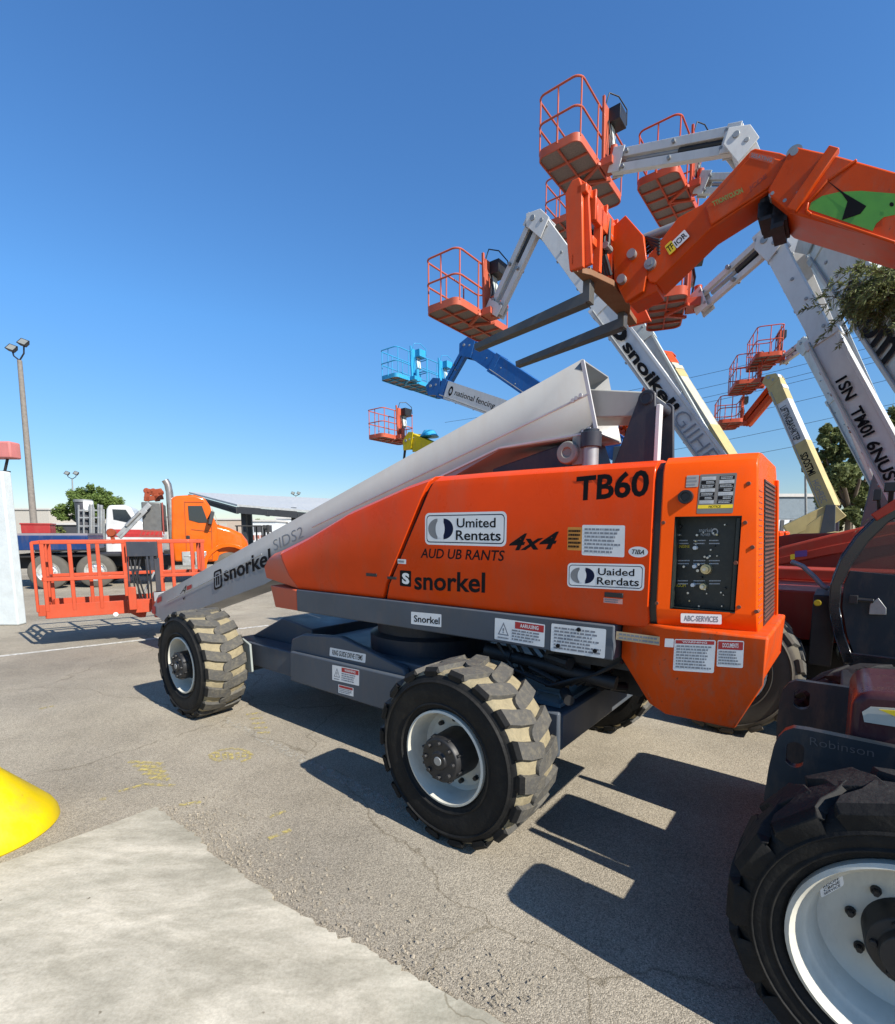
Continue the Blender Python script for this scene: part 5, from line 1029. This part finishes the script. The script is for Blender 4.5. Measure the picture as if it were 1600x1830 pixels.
# white truck behind
TW = Frame(TK.w((1.0, 4.4, 0)), dirx)
wt = thing('white_truck', 'white truck cab with red stripes and a steel rack, partly behind the orange truck', 'truck', TW.o, TW.ang)
def tw_(u, v, y=-1.15): return TW.px(u, v, y)
TWH = paint('truck_white_paint', (.52, .52, .51), rough=.3, damt=.15)
tslab([(190, 1000), (188, 960), (190, 910), (194, 903), (222, 902), (234, 907), (246, 930), (275, 940), (290, 955), (290, 1000)], -1.15, 2.3, 'cab', TWH, wt, .06, TW)
cabw = wt.children[-1]
q = MB(); q.extrude([tw_(u, v, -1.16) for u, v in ((201, 910), (225, 911), (238, 930), (231, 934), (203, 928))], (0, -.012, 0)); q.build('window', GLASS, cabw)
for v in (948, 953, 957): q = MB(); q.bar(tw_(192, v, -1.16), tw_(290, v + 1, -1.16), .012, .09 if v != 953 else .14); q.build('stripe', STICKRED, cabw)
q = MB(); g4 = random.Random(8)
for u in (141, 150, 163, 168, 176, 181, 186): q.tube([tw_(u, 970, -1.0), tw_(u - .5, 900 + g4.uniform(0, 10), -1.0)], .07 if u in (163, 181) else .035)
for v in (912, 925, 940, 955): q.bar(tw_(141, v, -1.0), tw_(187, v, -1.0), .05, .05)
q.build('headache_rack', STEEL, wt)
q = MB(); p = tw_(152, 935, -.6); q.cyl(p - V((0, 0, 1.2)), p + V((0, 0, .8)), .28, m=1, n=20); q.cyl(p + V((0, 0, .8)), p + V((0, 0, .9)), .31, n=20); p = tw_(158, 900, -.8); q.box(p - V((.15, .1, .3)), p + V((.15, .1, .1)), 2); q.build('tank', [STEEL, mat('dark_tank', (.06, .06, .07), rough=.4), STICK], wt)
q = MB(); a, b = tw_(60, 968, -1.1), tw_(300, 985, -1.1); q.box((a.x, -.5, .6), (b.x, .5, 1.0)); q.box((a.x, -1.1, 1.0), (tw_(188, 968).x, 1.1, 1.2)); q.build('chassis', SOOT, wt, .02)
for u in (120, 150, 275):
    x = tw_(u, 1000).x; twheel(wt, x, -1.15); twheel(wt, x, 1.15, sgn=1)

# ================================================================== WALL, BOLLARD, POLES
pg = ground(38, 1118); PWH = mat('whitewashed_block', (.52, .56, .56), rough=.8, var=.06, dirt=(.3, .27, .22), damt=.25, dscale=2.5, bump=.15, bscale=30)
wl_ = MB(); wtop = at(30, 841, pg.y).z; wx = at(37, 1000, pg.y + .2).x; wl_.box((wx - 2.2, pg.y, 0), (wx, pg.y + .2, wtop))
tag(wl_.build('block_wall', PWH, None, .03, 3), 'whitewashed block wall end at the left edge of the yard', 'wall')
pr = at(14, 841, pg.y + .2); sg_ = thing('sign_lamp', 'faded red box lamp on a thin black post on top of the white wall', 'lamp', (pr.x - .25, pr.y, wtop))
q = MB(); q.cyl((.19, 0, 0), (.27, 0, .24), .022); q.box((.12, -.05, 0), (.26, .05, .02)); q.build('post', BLACK, sg_)
q = MB(); q.box((-.6, -.12, .23), (.43, .12, .52)); q.build('lamp_housing', paint('faded_red_paint', (.5, .17, .16), rough=.5), sg_, .03, 3)
bc = ground(-38, 1492); bd = thing('bollard', 'bright yellow bollard foot flaring out at the lower left edge', 'bollard', bc)
rb_ = (ground(90, 1482) - bc).length
q = MB(); q.lathe([(rb_ - .01, 0), (rb_, .012), (rb_ * .985, .045), (rb_ * .93, .085), (rb_ * .84, .125), (rb_ * .34, .345), (rb_ * .27, .42), (rb_ * .25, .6)], (0, 0, 0), (0, 0, 1), 72); q.build('base', YELLOW, bd)
q = MB(); q.lathe([(rb_ * .25, .6), (rb_ * .25, .94), (rb_ * .18, .98), (0, 1.0)], (0, 0, 0), (0, 0, 1), 48); q.build('post', YELLOW, bd)
def pole(name, label, base, top, r0, r1, heads, col, hs=.5, group=None):
    b = V((base.x, base.y, 0)); o = thing(name, label, 'floodlight', b, 0, group); t = top - b
    q = MB(); q.tube([(0, 0, 0), t * .5, t], [r0, (r0 + r1) / 2, r1], n=12); q.build('pole', col, o)
    for dx, dz, m_ in heads:
        q = MB(); e = t + V((dx, 0, dz)); q.tube([t, t + V((dx * .2, 0, dz * .1)), t + V((dx * .85, 0, dz * .45)), e], hs * .08)
        q.build('bracket', BLACK, o)
        q = MB(); c = e + V((0, 0, hs * .2)); rot = Matrix.Rotation(R(20), 3, 'Y') @ Matrix.Rotation(R(-35), 3, 'X'); hb2 = [V(p) for p in ((-.5, -.2, -.42), (.5, -.2, -.42), (.5, -.2, .42), (-.5, -.2, .42))]; fb2 = [V(p) for p in ((-.35, .25, -.28), (.35, .25, -.28), (.35, .25, .28), (-.35, .25, .28))]
        q.loft([[c + rot @ (p * hs) for p in hb2], [c + rot @ (p * hs) for p in fb2]]); q.loft([[c + rot @ (V((p.x * .8, -.215, p.z * .8)) * hs) for p in hb2], [c + rot @ (V((p.x * .8, -.2, p.z * .8)) * hs) for p in hb2]], 1); q.build('lamp_head', [BLACK, mat('lamp_glass', (.2, .21, .2), rough=.2)], o)
    return o
WOODP = mat('weathered_pole', (.2, .175, .15), rough=.8, var=.25, scale=8)
pole('floodlight_pole', 'tall leaning floodlight pole with two dark lamp heads above the trucks', at(66, 1000, 25), at(35, 644, 25), .16, .1, ((-.3, .45, 0), (.28, .7, 0)), WOODP, .42)
pole('street_light', 'distant twin headed street light rising behind the round tree', at(131, 940, 90), at(129, 856, 90), .16, .1, ((-.8, .8, 0), (.8, .8, 0)), STEEL, .8)
pole('street_light', 'distant thin street light above the white boom and canopy', at(530, 930, 90), at(529, 886, 90), .16, .1, ((-.5, .3, 0), (.5, .3, 0)), STEEL, .6)
pole('street_light', 'dark street light pole leaning before the grey building at right', at(1450, 900, 38), at(1440, 850, 38), .1, .08, ((0, .3, 0),), STEEL, .7)
# ================================================================== CANOPY AND BUILDINGS
cn = thing('canopy', 'wide open canopy with grey sloping roof on dark posts behind the orange truck', 'canopy', at(470, 955, 36) * 1)
cn.location.z = 0; co = V(cn.location)
fa, fb_, ra_, rb2 = at(424, 905, 30), at(700, 928, 30), at(338, 882, 40), at(640, 896, 40)
q = MB(); up = V((0, 0, .12)); q.loft([[p - co for p in (fa, fb_, rb2, ra_)], [p - co + up for p in (fa, fb_, rb2, ra_)]]); q.build('roof', mat('sheet_roof', (.5, .5, .48), rough=.5, metal=.2, var=.15), cn)
q = MB(); q.loft([[p - co + V((0, -.02, -.02)) for p in (fa, fb_)], [p - co + V((0, -.02, -.4)) for p in (fa, fb_)]], closed=False, caps=False); q.bar(fa - co - up * 2, ra_ - co - up * 2, .15, .35)
for k in range(6): f = k / 5; q.bar(fa + (fb_ - fa) * f - co - up * 2.4, ra_ + (rb2 - ra_) * f - co - up * 2.4, .15, .3)
q.build('fascia', mat('dark_fascia', (.03, .032, .036), rough=.6), cn)
for u, d_ in ((438, 31), (448, 38), (527, 31), (605, 31), (690, 31), (560, 38)):
    b = at(u, 955, d_); zt2 = at(u, 907, d_).z; q = MB(); q.box((b.x - co.x - .14, b.y - co.y - .14, 0), (b.x - co.x + .14, b.y - co.y + .14, zt2)); q.build('post', mat('dark_fascia', (.03, .032, .036)), cn)
fk = thing('forklift', 'dark forklift parked under the canopy, seen just above the orange bonnet', 'forklift', V((at(448, 955, 29).x, 29, 0)), R(40))
q = MB(); q.box((-.9, -.5, .3), (.8, .5, 1.0)); q.box((-.9, -.5, 1.0), (-.4, .5, 1.2)); q.build('body', SOOT, fk, .05)
q = MB(); [q.bar((x, y, .9), (x, y, 2.1), .07, .07) for x in (-.6, .5) for y in (-.45, .45)]; q.box((-.7, -.5, 2.1), (.6, .5, 2.16)); q.build('overhead_guard', SOOT, fk)
q = MB(); [q.box((.85, y - .06, .05), (.97, y + .06, 2.2)) for y in (-.3, .3)]; q.box((.86, -.3, 1.9), (.95, .3, 2.0)); q.build('mast', SOOT, fk)
for x in (-.6, .55):
    for y in (-.5, .5): q = MB(); q.lathe([(0, -.1), (.2, -.1), (.3, -.09), (.3, .09), (0, .1)], (x, y, .3), (0, 1, 0), 20); q.build('wheel', RUBBER, fk)
def block(name, label, u0, u1, vt, d, depth, col, cat='building', feats=(), vb=None):
    a, b = at(u0, vt, d), at(u1, vt, d); o = thing(name, label, cat, (a.x, d, 0)); w_ = b.x - a.x; h_ = a.z
    q = MB(); q.box((0, 0, 0), (w_, depth, h_)); q.build('wall', col, o)
    q = MB(); q.box((-.2, -.2, h_), (w_ + .2, depth, h_ + .25)); q.build('roof', mat('pale_roof_edge', (.5, .48, .45), rough=.7), o)
    for (f0, f1, g0, g1, m_, nm) in feats: q = MB(); q.box((w_ * f0, -.06, h_ * g0), (w_ * f1, .1, h_ * g1)); q.build(nm, m_, o)
    return o
CREAM = mat('cream_wall', (.42, .39, .34), rough=.8); TANW = mat('tan_wall', (.42, .34, .27), rough=.8); REDW = mat('brick_red_wall', (.3, .1, .07), rough=.8); DK = mat('dark_opening', (.05, .05, .055), rough=.6); GWALL = mat('blue_grey_sheet', (.17, .21, .24), rough=.5); WSH = mat('white_sheet', (.6, .62, .63), rough=.5)
block('warehouse', 'cream warehouse wall behind the truck bed left of the round tree', -60, 86, 911, 85, 30, CREAM, feats=[(.35, .55, .9, 1.0, REDW, 'sign_band'), (.3, .55, .0, .35, DK, 'doorway'), (.7, .78, .2, .5, DK, 'doorway')])
block('warehouse', 'pale low warehouse with a brown band just left of the round tree', 85, 150, 914, 88, 30, CREAM, feats=[(0, .35, .72, .95, REDW, 'sign_band')])
block('shed', 'small dark shed with a flat roof beneath the round tree', 100, 150, 938, 60, 8, DK, 'shed')
block('warehouse', 'long tan warehouse seen under the canopy left of the posts', 376, 440, 929, 95, 25, TANW, feats=[(.0, .45, .5, .85, CREAM, 'sign_band')])
block('shop', 'white shop with a red band seen under the canopy right of the posts', 449, 492, 932, 70, 14, WSH, 'shop', feats=[(0, 1, .25, .45, REDW, 'sign_band'), (.1, .4, .55, .85, DK, 'window'), (.55, .85, .55, .85, DK, 'window')])
block('shop', 'pale shop with large windows farthest right under the canopy', 494, 720, 927, 75, 14, WSH, 'shop', feats=[(.02, .1, .5, .85, DK, 'window'), (.14, .22, .5, .85, DK, 'window'), (0, 1, .15, .3, REDW, 'sign_band')])
block('warehouse', 'very long low cream warehouse along the horizon behind all the lifts', 700, 1420, 938, 130, 30, CREAM)
gb = block('sheet_building', 'blue grey sheet building with dark and white stripes behind the tan lift', 1380, 1480, 888, 42, 14, WSH, feats=[(-.01, 1.01, .62, 1.0, GWALL, 'upper_cladding')] + [(.02 + k * .17, .08 + k * .17, .0, .6, DK, 'dark_bay') for k in range(6)])
fe = MB()
for k in range(34): x = at(455, 955, 55).x + k * .55; fe.box((x, 55, 0), (x + .06, 55.05, 1.9))
for z in (.4, 1.1, 1.8): fe.box((at(455, 955, 55).x, 55.05, z), (at(455, 955, 55).x + 18.5, 55.09, z + .06))
tag(fe.build('lattice_fence', STICK), 'white picket fence seen far off under the canopy', 'fence')
# ================================================================== TREES
def leafmat(name, c, var=.45):
    m = mat(name, c, rough=.65, var=var, scale=1.3, spec=.25); t = m.node_tree; b = t.nodes['Principled BSDF']; tr_ = t.nodes.new('ShaderNodeBsdfTranslucent'); mx = t.nodes.new('ShaderNodeMixShader'); mx.inputs[0].default_value = .3
    t.links.new(b.inputs['Base Color'].links[0].from_socket, tr_.inputs[0]); t.links.new(b.outputs[0], mx.inputs[1]); t.links.new(tr_.outputs[0], mx.inputs[2]); t.links.new(mx.outputs[0], t.nodes['Material Output'].inputs[0]); return m
BARK = mat('bark', (.12, .09, .065), rough=.9, var=.3, scale=20)
def tree(name, label, base, blobs, n, ls, m, seed, cat='tree', tr_r=.25, long=1.4):
    g = random.Random(seed); o = thing(name, label, cat, (base.x, base.y, 0)); b0 = V((base.x, base.y, 0)); tk2 = MB()
    cen = sum((V(b[:3]) for b in blobs), V((0, 0, 0))) / len(blobs) - b0; fork = V((cen.x * .3, cen.y * .3, cen.z * .5))
    tk2.tube([(0, 0, 0), fork * .5 + V((g.uniform(-.1, .1), 0, 0)), fork], [tr_r, tr_r * .8, tr_r * .65], n=10)
    for b in blobs: p = V(b[:3]) - b0; tk2.tube([fork, fork * .5 + p * .5 + V((g.uniform(-.3, .3), g.uniform(-.3, .3), g.uniform(0, .2))), p + V((0, 0, b[3] * .4))], [tr_r * .5, tr_r * .3, tr_r * .08], n=7)
    tk2.build('trunk', BARK, o)
    cr_ = MB(); clus = []
    for b in blobs:
        for k in range(int(9 + b[3] * 4)):
            d_ = V((g.gauss(0, 1), g.gauss(0, 1), g.gauss(0, 1))).normalized() * (b[3] * g.uniform(.45, 1.) ); clus.append((V(b[:3]) - b0 + V((d_.x, d_.y, d_.z * .85)), b[3] * g.uniform(.2, .42)))
    wts = [c[1] ** 2 for c in clus]
    for i in range(n):
        c, r = g.choices(clus, wts)[0]; d_ = V((g.gauss(0, 1), g.gauss(0, 1), g.gauss(0, .8))).normalized() * (r * g.uniform(.3, 1.) ); p = c + d_
        a = V((g.gauss(0, 1), g.gauss(0, 1), g.gauss(0, .7))).normalized(); s = a.cross(V((g.gauss(0, 1), g.gauss(0, 1), g.gauss(0, 1)))).normalized(); l = ls * g.uniform(.6, 1.3)
        cr_.v += [p - a * l * long * .5, p + s * l * .35, p + a * l * long * .5, p - s * l * .35]; k = len(cr_.v); cr_.f.append([k - 4, k - 3, k - 2, k - 1]); cr_.m.append(0)
    me = bpy.data.meshes.new('crown'); me.from_pydata([tuple(p) for p in cr_.v], [], cr_.f); me.materials.append(m); co_ = bpy.data.objects.new('crown', me); COL.objects.link(co_); co_.parent = o
    return o
def bl(u, v, d, rpx, dy=0.): p = at(u, v, d + dy); return (p.x, p.y, p.z, rpx * d / F)
LG = leafmat('fresh_green_leaves', (.14, .2, .05)); LD = leafmat('dark_green_leaves', (.16, .185, .07)); LO = leafmat('olive_leaves', (.15, .17, .06))
tree('round_tree', 'dense round green tree behind the white truck', at(160, 950, 62), [bl(158, 905, 62, 34), bl(128, 912, 62, 24), bl(190, 908, 62, 26), bl(140, 890, 62, 20), bl(172, 888, 62, 22), bl(205, 915, 62, 14), bl(115, 922, 62, 14), bl(160, 905, 62, 26, -2)], 30000, .21, LG, 4, tr_r=.4)
tree('shrub', 'low bushy green shrub under the round tree beside the truck rack', at(88, 950, 60), [bl(95, 948, 60, 12), bl(82, 952, 60, 9), bl(108, 950, 60, 9)], 2200, .25, LO, 5, 'shrub', .1)
tree('round_tree', 'small far green tree seen under the canopy between its posts', at(462, 950, 80), [bl(463, 934, 80, 8), bl(457, 938, 80, 5)], 1400, .35, LG, 6, tr_r=.2)
tree('tall_tree', 'tall dark feathery tree behind the tan lift and wide white boom', at(1520, 950, 34), [bl(1500, 790, 34, 30), bl(1535, 760, 34, 24), bl(1480, 830, 34, 26), bl(1525, 840, 34, 34), bl(1555, 800, 34, 30), bl(1505, 890, 34, 34), bl(1550, 890, 34, 34), bl(1475, 880, 34, 18), bl(1590, 860, 34, 30), bl(1520, 930, 34, 34), bl(1480, 770, 34, 12), bl(1470, 810, 34, 16), bl(1540, 735, 34, 12), bl(1500, 850, 34, 30, -2), bl(1540, 810, 34, 24, -2)], 70000, .2, LD, 7, tr_r=.3)
tree('tall_tree', 'olive green tree at the right edge behind the lettered white booms', at(1600, 950, 40), [bl(1590, 770, 40, 26), bl(1610, 740, 40, 24), bl(1600, 810, 40, 34), bl(1625, 780, 40, 40), bl(1640, 850, 40, 40)], 20000, .2, LO, 8, tr_r=.3)
# wispy branches hanging in from the right over the near boom
g = random.Random(12); bpos = at(1810, 955, 6.6)
wi = thing('feathery_tree', 'wispy feathery branches hanging over the huge lettered boom at the right edge', 'tree', (bpos.x, bpos.y, 0)); b0 = V((bpos.x, bpos.y, 0))
cr_ = at(1582, 512, 6.6) - b0
q = MB(); q.tube([(0, 0, 0), (0, 0, 2.6), V((0, 0, 2.6)) * .5 + cr_ * .5, cr_], [.12, .1, .06, .03], n=9); q.build('trunk', BARK, wi)
q = MB(); lf = MB()
for i in range(230):
    s0 = cr_ + V((g.gauss(.14, .22), g.gauss(0, .3), g.gauss(.06, .15))); d_ = V((g.gauss(-.5, .6), g.gauss(0, .5), g.gauss(-.25, .5))).normalized(); L_ = g.uniform(.15, .48); pts_ = [s0 + d_ * (L_ * t / 4) + V((0, 0, -.12 * (t / 4) ** 2 * L_ * 2)) for t in range(5)]
    q.tube(pts_, [.006, .005, .004, .003, .002], n=4)
    for k in range(46):
        t = g.uniform(.15, 1.) * 4; j = min(3, int(t)); p = pts_[j] + (pts_[j + 1] - pts_[j]) * (t - j); a = (d_ + V((g.gauss(0, .8), g.gauss(0, .8), g.gauss(-.2, .8)))).normalized(); s = a.cross(V((g.gauss(0, 1), g.gauss(0, 1), g.gauss(0, 1)))).normalized(); l = g.uniform(.04, .1)
        lf.v += [p, p + a * l * .5 + s * .008, p + a * l, p + a * l * .5 - s * .008]; kk = len(lf.v); lf.f.append([kk - 4, kk - 3, kk - 2, kk - 1]); lf.m.append(0)
q.build('twigs', BARK, wi)
me = bpy.data.meshes.new('crown'); me.from_pydata([tuple(p) for p in lf.v], [], lf.f); me.materials.append(LO); co_ = bpy.data.objects.new('crown', me); COL.objects.link(co_); co_.parent = wi
# ================================================================== POWER LINES
lines = [(1215, 685, 1700, 545), (1225, 706, 1700, 570), (1230, 722, 1700, 588), (1240, 728, 1700, 600), (1255, 755, 1700, 640), (1285, 782, 1700, 690), (1290, 808, 1700, 735)]
for i, (u0, v0, u1, v1) in enumerate(lines):
    a, b = at(u0 - 420, v0 + 70, 75), at(u1 + 200, v1 - 40, 45); q = MB(); q.tube([a + (b - a) * (k / 12) - V((0, 0, 1.2 * math.sin(math.pi * k / 12))) for k in range(13)], .022, n=5)
    tag(q.build('power_line', BLACK), 'thin dark overhead power line crossing the sky behind the lifts at right', 'cable', 'power lines across the sky at right')
